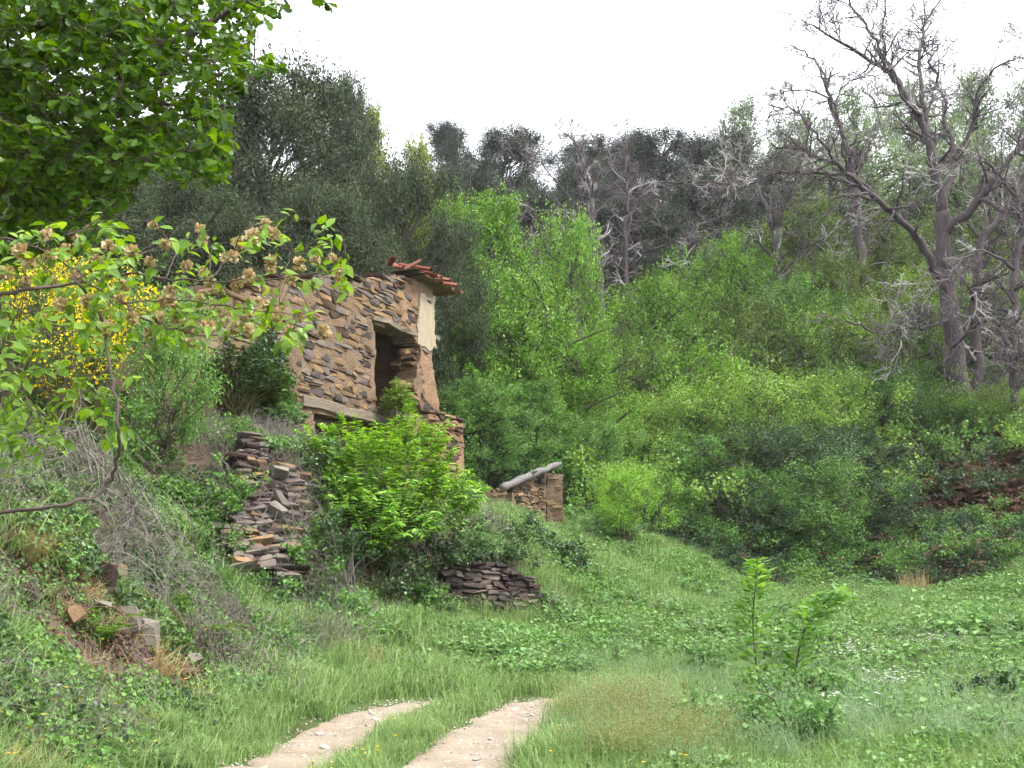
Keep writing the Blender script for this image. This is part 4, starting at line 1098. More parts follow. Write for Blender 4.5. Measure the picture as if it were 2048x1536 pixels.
# ---- bare chestnuts
def bare_tree(name, label, limbs, d0, seed, trunk_mat='bark_dead', maxl=3, kid_len=.5, group=None, kids=(2, 4), spread=1.0, pale=.14, dens=1.0):
    """limbs: list of (picture polyline with depth offset, start radius, end radius, twig length in metres)"""
    rng = np.random.default_rng(seed)
    t = thing(name, label, 'tree', (0, 0, 0), group)
    bt, bl, bw, bp = Batch(), Batch(), Batch(), Batch()
    for li, (pl, r0, r1, tl) in enumerate(limbs):
        pts = [P(x, y, d0 + dd) for (x, y, dd) in pl]
        if li == 0 or pl[0][1] > 840:
            gz = hz(pts[0][0], pts[0][1])
            pts = [np.array([pts[0][0], pts[0][1], gz - .4])] + [p_ for p_ in pts if p_[2] > gz + .9]
        c = smooth_poly(pts, 5)
        c[1:-1] += rng.normal(size=(len(c) - 2, 3)) * (.05 if r0 > .3 else .03 + r0 * .14)
        r0, r1 = r0 * .64, r1 * .64
        rr = r0 + (r1 - r0) * np.linspace(0, 1, len(c)) ** .8
        rr = rr * (1 + .03 * rng.normal(size=len(c)))
        b1 = Batch(); tube(b1, c, rr, 9 if r0 > .2 else 7)
        link('trunk' if (li == 0 or r0 > .2) else 'limb', b1.mesh('limb', M[trunk_mat], True), t)
        seglen = np.linalg.norm(np.diff(c, axis=0), axis=1).sum()
        n = int(max(3, seglen * 1.7 * dens)) if tl > 0 else 0
        for k in range(n):
            f = rng.uniform(.12, 1.0) ** .8 if k else 1.0
            i = min(int(f * (len(c) - 1)), len(c) - 1)
            tang = unit(c[min(i + 1, len(c) - 1)] - c[max(i - 1, 0)])
            ax = unit(np.cross(tang, rand_dirs(1, rng)[0])); a = rng.uniform(.5, 1.25) if k else .1
            dr = tang * math.cos(a) + ax * math.sin(a)
            out = []
            grow(out, c[i], dr, tl * rng.uniform(.5, 1.15), min(rr[i] * .55, .085 + .03 * rng.random()), 0, maxl, rng, wig=.17, up=rng.uniform(-.06, .08), kids=kids, ang=(.45, 1.1), shrink=(.45, .7), segs=6, rmin=.013)
            is_pale = rng.random() < pale
            bp = Batch()
            for (pp_, r_, lv_) in out:
                tube(bp if is_pale else (bl if lv_ == 0 else bw), pp_, r_ * (1.15 if is_pale else 1), 5 if lv_ == 0 else 3, rng.random(), cap=False)
            if is_pale: tag(link('bleached_branch', bp.mesh('bleached_branch', M['bleached'], True), t), 'bleached pale dead branch', kind='stuff')
    if bl.n: tag(link('branches', bl.mesh('branches', M[trunk_mat], True), t), kind='stuff')
    if bw.n: tag(link('twigs', bw.mesh('twigs', M['twig_dead'], True), t), kind='stuff')
    return t
bare_tree('bare_chestnut', 'huge bare grey chestnut with spreading dead limbs on the right', [
    ([(1925, 900, 0), (1915, 760, 0), (1900, 620, .1), (1888, 500, 0), (1885, 420, 0)], .80, .46, 0),
    ([(1885, 430, 0), (1870, 340, -.3), (1850, 260, -.5), (1810, 190, -.6), (1770, 140, -.8), (1700, 95, -1), (1625, 50, -1.2)], .42, .06, 1.9),
    ([(1810, 190, -.6), (1770, 120, .3), (1740, 60, .6), (1695, 0, 1), (1680, -50, 1.2)], .17, .05, 1.5),
    ([(1770, 140, -.8), (1768, 60, -1.3), (1772, -30, -1.8)], .11, .04, 1.2),
    ([(1862, 300, -.4), (1848, 200, .4), (1838, 120, .9), (1855, 40, 1.2), (1880, 0, 1.6)], .22, .05, 1.6),
    ([(1885, 420, 0), (1905, 330, .8), (1895, 250, 1.4), (1870, 150, 2), (1845, 90, 2.2)], .26, .06, 1.7),
    ([(1905, 330, .8), (1945, 250, .4), (1960, 180, 0), (2000, 130, -.5), (2040, 115, -.8)], .18, .05, 1.7),
    ([(1888, 470, 0), (1960, 400, -1), (2010, 330, -1.6), (2060, 270, -2), (2120, 200, -2.4)], .36, .10, 2.2),
    ([(1960, 400, -1), (2020, 420, -2), (2090, 380, -3)], .18, .07, 2.0),
    ([(1895, 600, 0), (1850, 500, -1), (1800, 440, -1.8), (1740, 385, -2.6), (1680, 335, -3.2), (1610, 300, -3.6), (1545, 290, -4)], .34, .06, 2.0),
    ([(1740, 385, -2.6), (1650, 350, -2.2), (1560, 345, -1.6), (1490, 370, -1.2), (1430, 365, -1)], .15, .05, 1.7),
    ([(1680, 335, -3.2), (1650, 290, -3.8), (1600, 230, -4.2), (1540, 210, -4.6)], .12, .04, 1.5),
    ([(1900, 640, 0), (1840, 655, -2.5), (1760, 665, -4), (1690, 640, -5)], .12, .05, 1.7),
    ([(1900, 700, 0), (1980, 640, -2.5), (2060, 690, -3.6)], .16, .06, 2.0),
    ([(1885, 520, 0), (1930, 560, -2.6), (1985, 640, -3.8), (2030, 740, -4.4)], .13, .05, 2.0),
    ([(1960, 900, .6), (1955, 760, 1), (1950, 600, 1.2), (1965, 480, 1.5), (2010, 420, 2), (2080, 330, 2.4)], .50, .14, 1.9),
], 45, 3, maxl=3, pale=.18, dens=1.9, kids=(2, 3))
bare_tree('bare_chestnut', 'bare chestnut with a forked top standing behind the big one', [
    ([(1740, 760, 0), (1730, 600, 0), (1718, 480, 0), (1705, 350, 0), (1690, 280, 0)], .48, .28, 1.4),
    ([(1690, 280, 0), (1668, 220, 0), (1650, 160, 0), (1625, 115, .4), (1580, 90, .6)], .22, .05, 1.5),
    ([(1690, 290, 0), (1660, 200, -.6), (1600, 180, -1), (1545, 190, -1.4)], .13, .04, 1.4),
    ([(1668, 230, 0), (1680, 180, .6), (1720, 155, 1), (1770, 150, 1.4)], .10, .04, 1.3),
    ([(1705, 350, 0), (1740, 290, .6), (1760, 230, 1), (1735, 180, 1.4)], .13, .04, 1.4)], 52, 4, maxl=2, pale=.12, dens=1.5)
bare_tree('bare_chestnut', 'bare grey tree with drooping boughs on the slope left of the big chestnut', [
    ([(1560, 740, 0), (1555, 620, 0), (1550, 520, 0), (1540, 430, 0)], .30, .16, 1.2),
    ([(1540, 430, 0), (1510, 370, .4), (1480, 330, .8), (1440, 310, 1)], .14, .04, 1.6),
    ([(1545, 460, 0), (1580, 390, -.4), (1600, 330, -.6), (1640, 300, -1)], .14, .04, 1.6),
    ([(1550, 520, 0), (1500, 470, -.8), (1440, 460, -1.2), (1390, 490, -1.6)], .11, .04, 1.6),
    ([(1552, 560, 0), (1610, 500, -.8), (1660, 480, -1.4)], .11, .04, 1.5)], 50, 6, maxl=3, pale=.25, dens=1.6, kids=(2, 3))
bare_tree('bare_chestnut', 'bare tree with hanging pale twigs at the right edge of the slope', [
    ([(2030, 820, 0), (2025, 680, 0), (2030, 560, 0), (2040, 460, 0), (2035, 380, 0)], .32, .15, 1.3),
    ([(2035, 400, 0), (1990, 340, -.5), (1950, 320, -.8), (1910, 330, -1)], .13, .04, 1.6),
    ([(2030, 540, 0), (1970, 500, -.8), (1920, 520, -1.4), (1880, 580, -1.8)], .12, .04, 1.7),
    ([(2035, 450, 0), (2070, 380, .4), (2090, 300, .8)], .13, .04, 1.5)], 41, 8, maxl=3, pale=.3, dens=1.6, kids=(2, 3))
bare_tree('bare_chestnut', 'bare grey chestnut with twin trunks in the middle of the slope', [
    ([(1215, 760, 0), (1205, 640, 0), (1195, 520, 0), (1185, 430, 0), (1180, 360, 0)], .42, .22, 1.3),
    ([(1180, 370, 0), (1165, 320, 0), (1150, 285, 0), (1125, 265, .3)], .16, .04, 1.6),
    ([(1182, 400, 0), (1175, 330, .6), (1155, 290, 1)], .10, .03, 1.2),
    ([(1262, 740, 1), (1258, 600, 1), (1250, 480, 1), (1255, 400, 1), (1253, 340, 1), (1250, 265, 1)], .34, .05, 1.6),
    ([(1250, 480, 1), (1275, 400, 1.6), (1320, 365, 2), (1400, 370, 2.4), (1480, 365, 2.6)], .13, .04, 1.6),
    ([(1190, 470, 0), (1140, 440, -.6), (1080, 420, -1), (1035, 435, -1.4)], .12, .04, 1.6),
    ([(1200, 560, 0), (1150, 500, -1), (1090, 470, -1.4), (1040, 470, -2)], .12, .04, 1.5),
    ([(1255, 540, 1), (1300, 500, .6), (1360, 480, 0), (1420, 440, -.5)], .12, .04, 1.7),
    ([(1188, 450, 0), (1110, 360, -.6), (1075, 320, -1), (1045, 305, -1.2)], .09, .03, 1.4),
    ([(1210, 700, 0), (1180, 630, -.5), (1120, 600, -1)], .09, .03, 1.2)], 54, 5, maxl=3, pale=.22, dens=1.9, kids=(2, 3))

# ------------------------------------------------------------------ small plants for the ground cover
def blades(n, r, h, w, rng, lean=.35, curl=.3, lv=None):
    """grass blades: two segments and a tip"""
    a = rng.random(n) * 6.283; q = r * np.sqrt(rng.random(n))
    base = np.stack([np.cos(a) * q, np.sin(a) * q, np.full(n, -.02)], -1)
    H = rng.uniform(*h, n)[:, None]; W = rng.uniform(*w, n)[:, None]
    b = rng.random(n) * 6.283
    dirx = np.stack([np.cos(b), np.sin(b), np.zeros(n)], -1); side = np.stack([-np.sin(b), np.cos(b), np.zeros(n)], -1)
    ln = np.abs(rng.normal(size=(n, 1))) * lean; cu = np.abs(rng.normal(size=(n, 1))) * curl
    z = np.array([0, 0, 1.0])
    m = base + H * .55 * (z + dirx * ln); t = m + H * .45 * (z * (1 - cu) + dirx * (ln + cu))
    v = np.stack([base - side * W / 2, base + side * W / 2, m + side * W * .4, m - side * W * .4, t], 1).reshape(-1, 3)
    o = np.arange(n)[:, None] * 5
    return v, o + np.array([[0, 1, 2, 3]]), o + np.array([[3, 2, 4]]), np.repeat(rng.random(n) if lv is None else lv, 5)
def grass_src(name, mat, seed, **kw):
    rng = np.random.default_rng(seed); b = Batch()
    b.add(*[x for x in blades(rng=rng, **kw)]); return b.mesh(name, M[mat])
def seed_grass(name, mats, seed, n, r, h, head=True):
    rng = np.random.default_rng(seed); b = Batch()
    v, q, t, l = blades(n, r, h, (.004, .008), rng, .3, .45); b.add(v, q, t, l)
    b2 = Batch()
    tips = v.reshape(-1, 5, 3)[:, 4]
    for k in range(9):
        pos = tips + rng.normal(size=tips.shape) * np.array([.018, .018, .05]) - np.array([0, 0, .04])
        lv_, lq, ll = leaves(pos, unit(rng.normal(size=tips.shape) * .5 + np.array([0, 0, 1])), rand_dirs(len(tips), rng), .019, TPL_DIA, rng)
        b2.add(lv_ , lq, None, ll)
    allv = np.vstack(b.v + b2.v)
    q = np.vstack([np.vstack(b.q), np.vstack(b2.q) + b.n])
    t = np.vstack(b.t)
    fm = np.r_[np.zeros(len(np.vstack(b.q))), np.ones(len(np.vstack(b2.q))), np.zeros(len(t))]
    return make_mesh(name, allv, [q, t], [M[m] for m in mats], np.concatenate(b.l + b2.l), fmat=fm)
def leafy_src(name, mat, seed, nstem, r, h, nl, size, tpl=TPL_WIDE, stem='stem_green', spread=.4, flat=False):
    rng = np.random.default_rng(seed); b = Batch(); w = Batch()
    P_, A_2, N_2 = [], [], []
    for k in range(nstem):
        a = rng.random() * 6.283; q = r * math.sqrt(rng.random()); H = rng.uniform(*h)
        p0 = np.array([math.cos(a) * q, math.sin(a) * q, -.02]); d = np.array([rng.normal() * spread, rng.normal() * spread, 1])
        pl = smooth_poly([p0, p0 + d * H * .5 + rng.normal(size=3) * .02, p0 + d * H * np.array([1.2, 1.2, 1])], 3)
        tube(w, pl, np.linspace(.004, .0015, len(pl)), 3, cap=False)
        for j in range(nl):
            f = rng.uniform(.2, 1); i = int(f * (len(pl) - 1))
            az = rng.random() * 6.283
            al = np.array([math.cos(az), math.sin(az), rng.uniform(-.3, .6)])
            P_.append(pl[i] + rng.normal(size=3) * .008); A_2.append(al); N_2.append(np.array([0, 0, 1]) + rng.normal(size=3) * .35)
    v, q, l = leaves(np.array(P_), np.array(A_2), np.array(N_2), size * rng.uniform(.6, 1.25, len(P_)), tpl, rng)
    allv = np.vstack([v] + w.v); wq = np.vstack(w.q) + len(v)
    return make_mesh(name, allv, [np.vstack([q, wq])], [M[mat], M[stem]], np.r_[l, np.concatenate(w.l)], fmat=np.r_[np.zeros(len(q)), np.ones(len(wq))])
def mat_src(name, mat, seed, n, r, thick, size, tpl=TPL_WIDE):
    """a mat of leaves lying over the ground"""
    rng = np.random.default_rng(seed)
    a = rng.random(n) * 6.283; q = r * np.sqrt(rng.random(n))
    pos = np.stack([np.cos(a) * q, np.sin(a) * q, rng.random(n) ** .7 * thick * (1 - .5 * q / r)], -1)
    v, qd, l = leaves(pos, unit(rng.normal(size=(n, 3)) * np.array([1, 1, .45])), unit(rng.normal(size=(n, 3)) * .5 + np.array([0, 0, 1])), size * rng.uniform(.6, 1.3, n), tpl, rng)
    return make_mesh(name, v, [qd], M[mat], l)
def stems_src(name, mat, seed, n, r, h, arch=.6, rad=.004):
    rng = np.random.default_rng(seed); b = Batch()
    for k in range(n):
        a = rng.random() * 6.283; q = r * math.sqrt(rng.random())
        p0 = np.array([math.cos(a) * q, math.sin(a) * q, -.02]); L_ = rng.uniform(*h); d = unit(np.array([rng.normal(), rng.normal(), 1.2]))
        pl = smooth_poly([p0, p0 + d * L_ * .5, p0 + d * L_ * .8 + np.array([d[0], d[1], -.2]) * arch * L_ * .4, p0 + np.array([d[0] * 1.6, d[1] * 1.6, .15 * rng.random()]) * L_], 3)
        tube(b, pl, np.linspace(rad, rad * .4, len(pl)), 3, rng.random(), cap=False)
    return b.mesh(name, M[mat])
def frond_src(name, mat, seed, nf, L_, size, lean=.8, stem='stem_green'):
    rng = np.random.default_rng(seed); b = Batch(); w = Batch(); PP, AA, NN = [], [], []
    for k in range(nf):
        a = k * 2.4 + rng.random(); o = np.array([math.cos(a), math.sin(a), 0]); side = np.array([-o[1], o[0], 0]); ll = L_ * rng.uniform(.6, 1.2)
        pl = smooth_poly([np.zeros(3), o * .25 * lean * ll + ZU * .45 * ll, o * .6 * lean * ll + ZU * .68 * ll, o * lean * ll + ZU * (.60 + .1 * rng.normal()) * ll], 4)
        tube(w, pl, np.linspace(.005, .0015, len(pl)), 3, cap=False)
        for i in range(2, len(pl)):
            s = (1 - i / len(pl)) * .9 + .12
            for sg in (-1, 1):
                PP.append(pl[i]); AA.append(side * sg + .45 * unit(pl[i] - pl[i - 1]) + rng.normal(size=3) * .1); NN.append((ZU + rng.normal(size=3) * .3) * 1.0 + np.array([s, 0, 0]) * 0)
                PP[-1] = pl[i]; 
    PP, AA, NN = map(np.array, (PP, AA, NN))
    v, q, l = leaves(PP, AA, NN, size * rng.uniform(.6, 1.2, len(PP)), (TPL_DIA[0] * np.array([.7, 1, 1]), TPL_DIA[1]), rng)
    wq = np.vstack(w.q) + len(v)
    return make_mesh(name, np.vstack([v] + w.v), [np.vstack([q, wq])], [M[mat], M[stem]], np.r_[l, np.concatenate(w.l)], fmat=np.r_[np.zeros(len(q)), np.ones(len(wq))])
def flower_src(name, mat, seed, n, r, h, size):
    rng = np.random.default_rng(seed); b = Batch(); w = Batch()
    for k in range(n):
        a = rng.random() * 6.283; q = r * math.sqrt(rng.random()); H = rng.uniform(*h)
        p = np.array([math.cos(a) * q, math.sin(a) * q, H])
        tube(w, [p * np.array([1, 1, 0]), p * np.array([1, 1, .5]) + rng.normal(size=3) * .01, p], .0015, 3, cap=False)
        m = 5; az = np.arange(m) * 6.283 / m
        al = np.stack([np.cos(az), np.sin(az), np.full(m, .35)], -1)
        v, qd, l = leaves(np.repeat(p[None], m, 0), al, np.repeat(np.array([[0, 0, 1.0]]), m, 0), size * rng.uniform(.7, 1.2), TPL_WIDE, rng); b.add(v, qd, None, l)
    q = np.vstack(b.q); wq = np.vstack(w.q) + b.n
    return make_mesh(name, np.vstack(b.v + w.v), [np.vstack([q, wq])], [M[mat], M['stem_green']], np.r_[np.concatenate(b.l), np.concatenate(w.l)], fmat=np.r_[np.zeros(len(q)), np.ones(len(wq))])

S_GRASS = [grass_src('grass_%d' % k, 'grass', 400 + k, n=44, r=.23, h=(.08, .31), w=(.005, .011), lean=.5, curl=.5) for k in range(4)]
S_TALL = [seed_grass('seeding_%d' % k, ('grass_pale', 'grass_pale'), 410 + k, 34, .22, (.25, .62)) for k in range(3)]
S_RUST = [seed_grass('rusty_%d' % k, ('grass', 'grass_rust'), 420 + k, 36, .22, (.30, .60)) for k in range(3)]
S_WEED = [leafy_src('weed_%d' % k, 'weed', 430 + k, 9, .2, (.10, .34), 12, .066) for k in range(4)] + [leafy_src('weed_n%d' % k, 'weed', 436 + k, 10, .18, (.12, .36), 14, .06, (TPL_DIA[0] * np.array([.75, 1, 1]), TPL_DIA[1])) for k in range(2)]
S_IVY = [mat_src('ivy_mat_%d' % k, 'ivy', 440 + k, 260, .38, .16, .044) for k in range(3)] + [mat_src('ivy_mid_%d' % k, 'mid', 444 + k, 240, .38, .20, .04) for k in range(2)]
S_TWIG = [stems_src('bramble_%d' % k, 'stem_pale', 450 + k, 14, .25, (.25, .65)) for k in range(3)]
S_RUSTF = [frond_src('dead_bracken_%d' % k, 'rust', 460 + k, 7, .6, .16, .9, 'stem_pale') for k in range(3)]
S_FERN = [frond_src('fern_%d' % k, 'fern', 465 + k, 9, .55, .13, .8) for k in range(2)]
S_LITTER = [mat_src('litter_%d' % k, 'rust', 470 + k, 160, .5, .06, .09) for k in range(2)]
S_LITTER2 = [mat_src('bank_litter_%d' % k, m_, 478 + k, 130, .4, .07, .055) for k, m_ in enumerate(('rust', 'stem_leaf', 'mid', 'weed'))]
S_HERB = [mat_src('herb_%d' % k, m_, 530 + k, 190, .36, .30, .06) for k, m_ in enumerate(('mid', 'weed', 'mid'))]
S_DRY = [grass_src('dry_%d' % k, 'grass_dry', 475 + k, n=50, r=.12, h=(.15, .42), w=(.004, .008), lean=.8, curl=.7) for k in range(2)]
S_WHITE = [flower_src('daisy_%d' % k, 'white_flower', 480 + k, 16, .28, (.14, .34), .022) for k in range(2)]
S_YELLOW = [flower_src('buttercup_%d' % k, 'yellow_flower', 484 + k, 3, .25, (.12, .34), .020) for k in range(2)]
def undergrowth_src(name, mat, seed, n=900, size=.085):
    rng = np.random.default_rng(seed); b = Batch()
    cents = np.stack([rng.normal(size=9) * .5, rng.normal(size=9) * .5, rng.uniform(.25, 1.1, 9)], -1); rads = rng.uniform(.25, .45, 9)
    v, q, l = crown_leaves(cents, rads, n, size, TPL_WIDE, rng, gaps=.6)
    w = Batch()
    for c in cents: tube(w, smooth_poly([np.array([c[0] * .3, c[1] * .3, -.1]), c * np.array([.6, .6, .6]), c + ZU * .2], 3), np.linspace(.016, .005, 7), 3, cap=False)
    wq = np.vstack(w.q) + len(v)
    return make_mesh(name, np.vstack([v] + w.v), [np.vstack([q, wq])], [M[mat], M['twig_dead']], np.r_[l, np.concatenate(w.l)], fmat=np.r_[np.zeros(len(q)), np.ones(len(wq))])
S_UNDER = [undergrowth_src('undergrowth_%d' % k, m_, 490 + k) for k, m_ in enumerate(('olive', 'spring', 'mid', 'mid', 'deep', 'pale'))]
S_BARE = []
for k in range(3):
    rng_ = np.random.default_rng(500 + k); b_ = Batch(); o_ = []
    for j in range(5): grow(o_, np.array([rng_.normal() * .15, rng_.normal() * .15, -.1]), np.array([rng_.normal() * .4, rng_.normal() * .4, 1]), rng_.uniform(1.4, 2.6), .022, 0, 2, rng_, wig=.16, up=.03, kids=(3, 5), rmin=.005)
    for (p_, r_, l_) in o_: tube(b_, p_, r_, 3, rng_.random(), cap=False)
    S_BARE.append(b_.mesh('bare_bush_%d' % k, M['twig_dead']))

# ------------------------------------------------------------------ where the ground cover grows
srng = np.random.default_rng(99)
def field(n, dmin, dmax, half=38, power=1.0, rng=srng):
    """points spread over the view sector and a little beyond it, thinning with distance"""
    u = rng.random(n)
    if power == 1.0: d = dmin * (dmax / dmin) ** u * 1.0
    else: d = (dmin ** (1 - power) + u * (dmax ** (1 - power) - dmin ** (1 - power))) ** (1 / (1 - power))
    a = np.radians(rng.uniform(-half, half, n))
    return np.sin(a) * d, np.cos(a) * d, d
HOUSE_C = HO - HD * 5 - HN * 2.5
def in_house(x, y):
    dx, dy = x - HO[0], y - HO[1]
    u = -(dx * HD[0] + dy * HD[1]); w = -(dx * HN[0] + dy * HN[1])
    return (u > -.4) & (u < 11) & (w > -.35) & (w < 5.2)
def on_track(x, y, m=.36):
    return np.minimum(dist_poly(x, y, RUTL), dist_poly(x, y, RUTR) - .08) < m
def slope_rot(x, y, k=.8, rng=srng):
    e = .3
    gx_ = (height(x + e, y) - height(x - e, y)) / (2 * e); gy_ = (height(x, y + e) - height(x, y - e)) / (2 * e)
    return np.stack([np.arctan(gy_) * k, -np.arctan(gx_) * k, np.zeros_like(x)], -1)
def lay(name, x, y, sources, label, cat, scl, k=.5, dz=0.0, rng=srng, pick=None):
    z = height(x, y) + dz
    n = len(x)
    rot = slope_rot(x, y, k); rot[:, 2] = rng.random(n) * 6.283 if k < .35 else rng.normal(size=n) * .0
    if k >= .35:      # spin first, then lean with the slope
        sp = rng.random(n) * 6.283
        rx, ry = rot[:, 0], rot[:, 1]
        cx, sx, cy, sy, cz, sz = np.cos(rx), np.sin(rx), np.cos(ry), np.sin(ry), np.cos(sp), np.sin(sp)
        # R = Ry*Rx*Rz -> XYZ euler
        m00 = cy * cz + sy * sx * sz; m10 = cx * sz; m20 = -sy * cz + cy * sx * sz
        m21 = sy * sz + cy * sx * cz; m22 = cy * cx
        rot = np.stack([np.arctan2(m21, m22), -np.arcsin(np.clip(m20, -1, 1)), np.arctan2(m10, m00)], -1)
    idx = rng.integers(len(sources), size=n) if pick is None else pick
    return scatter(name, np.stack([x, y, z], -1), rot, scl, idx, sources, label, cat)

def off_rocks(x, y):
    ok = np.ones(len(x), bool)
    for (rx_, ry_, rr_) in ROCKS:
        k = math.hypot(rx_, ry_); ok &= np.hypot(x - rx_ * (1 - .3 / k), y - ry_ * (1 - .3 / k)) > rr_ * 1.35
    for (rx_, ry_, rr_) in SCAR: ok &= (np.hypot(x - rx_, y - ry_) > rr_) | (srng.random(len(x)) < .6)
    for (p_, r_) in ((pa, .9), (pb, .9), (P(985, 1020, 27.2), .7)): ok &= np.hypot(x - p_[0], y - p_[1]) > r_
    return ok
# meadow grass
x, y, d = field(42000, 5.5, 48, 37, 1.15)
hl, bk = zone(x, y)
tall = fbm(x * .35, y * .35, 201, 2)
keep = (hl < .6) & ~in_house(x, y) & ~on_track(x, y, .47 + .4 * fbm(x * 3, y * 3, 8)) & (srng.random(len(x)) > bk * np.clip(.86 + 1.2 * fbm(x * .8, y * .8, 223), .45, 1)) & off_rocks(x, y)
xs, ys, ds = x[keep], y[keep], d[keep]
scl = srng.uniform(.7, 1.25, len(xs)) * np.clip(.9 + ds / 90, .9, 1.3)
tr = np.minimum(dist_poly(xs, ys, RUTL), dist_poly(xs, ys, RUTR))
scl = scl * np.clip(.45 + tr * .6, .4, 1) * (.75 + 1.1 * np.clip(fbm(xs * .8, ys * .8, 222, 3) + .25, 0, 1))
lay('meadow_grass', xs, ys, S_GRASS, 'fresh green grass over the clearing and banks', 'grass', scl, .5)
# seeding pale grass
x, y, d = field(2600, 6, 42, 36, .9)
hl, bk = zone(x, y); t = fbm(x * .3, y * .3, 202, 2)
keep = (hl < .5) & ~in_house(x, y) & ~on_track(x, y, .75) & (t + .25 * np.clip((x - .5) / 6, -.6, 1) > .10) & (srng.random(len(x)) > bk * .8)
lay('seeding_grass', x[keep], y[keep], S_TALL, 'tall pale seeding grass swaying across the meadow', 'grass', srng.uniform(.5, .9, keep.sum()), .3)
# broadleaf weeds
x, y, d = field(15000, 5.5, 44, 37, 1.1)
hl, bk = zone(x, y); t = fbm(x * .4, y * .4, 203, 2)
keep = (hl < .7) & ~in_house(x, y) & ~on_track(x, y, .8) & (srng.random(len(x)) > bk * .8) & off_rocks(x, y) & (t + .35 * np.clip((x - 3) / 6, 0, 1) > -.02)
lay('meadow_weeds', x[keep], y[keep], S_WEED, 'leafy green weeds and clover among the grass', 'weeds', srng.uniform(.6, 1.35, keep.sum()) * (1 + .8 * np.clip(fbm(x[keep] * .7, y[keep] * .7, 224, 2) * 2 + .3 * (x[keep] > 1.5), 0, 1)) * np.clip(d[keep] / 17, .38, 1.0), .4)
# rusty grass near the track
x, y, d = field(5500, 5.5, 14, 36, .6)
c0 = P(1230, 1480, 9.6)[:2]; c1 = P(1150, 1420, 11.4)[:2]; c2 = P(1330, 1530, 8.3)[:2]
m = np.minimum(np.minimum(np.hypot(x - c0[0], y - c0[1]) / .55, np.hypot(x - c1[0], y - c1[1]) / .35), np.hypot(x - c2[0], y - c2[1]) / .5)
keep = (m + .8 * fbm(x * 1.5, y * 1.5, 204) < 1) & ~on_track(x, y, .5)
lay('rusty_grass', x[keep], y[keep], S_RUST, 'rust-tinged seeding grass beside the right rut', 'grass', srng.uniform(.6, .95, keep.sum()), .3)
# bank cover: ivy and bramble leaves, stems, dry tufts
x, y, d = field(15000, 5.5, 30, 38, .9)
hl, bk = zone(x, y); t = fbm(x * .7, y * .7, 205, 3)
keep = (bk > .35) & (t > .02) & ~in_house(x, y) & ~on_track(x, y, .7) & off_rocks(x, y)
lay('bank_creepers', x[keep], y[keep], S_IVY, 'dark creeping ivy and bramble leaves over the left bank', 'creepers', srng.uniform(.5, 1.25, keep.sum()), .9, -.02)
x, y, d = field(11000, 7.0, 26, 38, .7)
hl, bk = zone(x, y); t = fbm(x * .6, y * .6, 206, 3)
keep = (bk > .4) & (t > -.02) & ~in_house(x, y) & ~on_track(x, y, .8)
lay('bank_dead_stems', x[keep], y[keep], S_TWIG, 'thin grey-brown dead stems tangled over the left bank', 'stems', srng.uniform(.5, 1.2, keep.sum()) * np.clip(d[keep] / 14, .4, 1), .8)
x, y, d = field(2600, 5.5, 22, 38, .9)
hl, bk = zone(x, y); t = fbm(x * .9, y * .9, 207, 2)
keep = (bk > .25) & (t > .05) & ~on_track(x, y, .6) & ~in_house(x, y)
lay('dry_grass_tufts', x[keep], y[keep], S_DRY, 'straw-coloured dry grass scattered over the left bank', 'dry grass', srng.uniform(.35, .8, keep.sum()), .7)
x, y, d = field(5200, 5.8, 20, 38, .7)
hl, bk = zone(x, y); t = fbm(x * .8, y * .8, 231, 2)
keep = (bk > .5) & ~on_track(x, y, .8) & ~in_house(x, y) & (t > -.12)
lay('bank_litter', x[keep], y[keep], S_LITTER2, 'brown dead leaves and small sprouts on the earthy left bank', 'leaf litter', srng.uniform(.3, .75, keep.sum()), 1.0, .01)
x, y, d = field(3400, 6, 36, 34, .9)
hl, bk = zone(x, y); t = fbm(x * .55, y * .55, 241, 3)
keep = (hl < .5) & (bk < .4) & ~on_track(x, y, 1.0) & ~in_house(x, y) & (t + .18 * np.clip((x - 2) / 5, -1, 1) > .08) & off_rocks(x, y)
lay('meadow_leaves', x[keep], y[keep], S_HERB, 'low dark leafy herbs in patches over the meadow', 'herbs', srng.uniform(.6, 1.3, keep.sum()) * np.clip(d[keep] / 14, .5, 1.1), .5, .04)
# flowers
pts = []
for (px, py, s, n) in ((1760, 1402, .25, 11), (1712, 1352, .22, 9), (1690, 1338, .12, 8), (1865, 1328, .3, 18), (1845, 1315, .4, 10), (1900, 1300, .4, 6), (1690, 1470, .1, 4)):
    g_ = G(px, py); pts.append(np.stack([g_[0] + srng.normal(size=n) * s * .6, g_[1] + srng.normal(size=n) * s], -1))
pts = np.vstack(pts)
lay('white_flowers', pts[:, 0], pts[:, 1], S_WHITE, 'drifts of tiny white flowers in the right meadow', 'flowers', srng.uniform(.8, 1.2, len(pts)), .2)
x, y, d = field(900, 5.5, 18, 36, .9)
keep = ~on_track(x, y, .5) & (fbm(x * .5, y * .5, 208) > -.02)
lay('yellow_flowers', x[keep], y[keep], S_YELLOW, 'scattered small yellow flowers beside the track', 'flowers', srng.uniform(.5, .8, keep.sum()), .2)
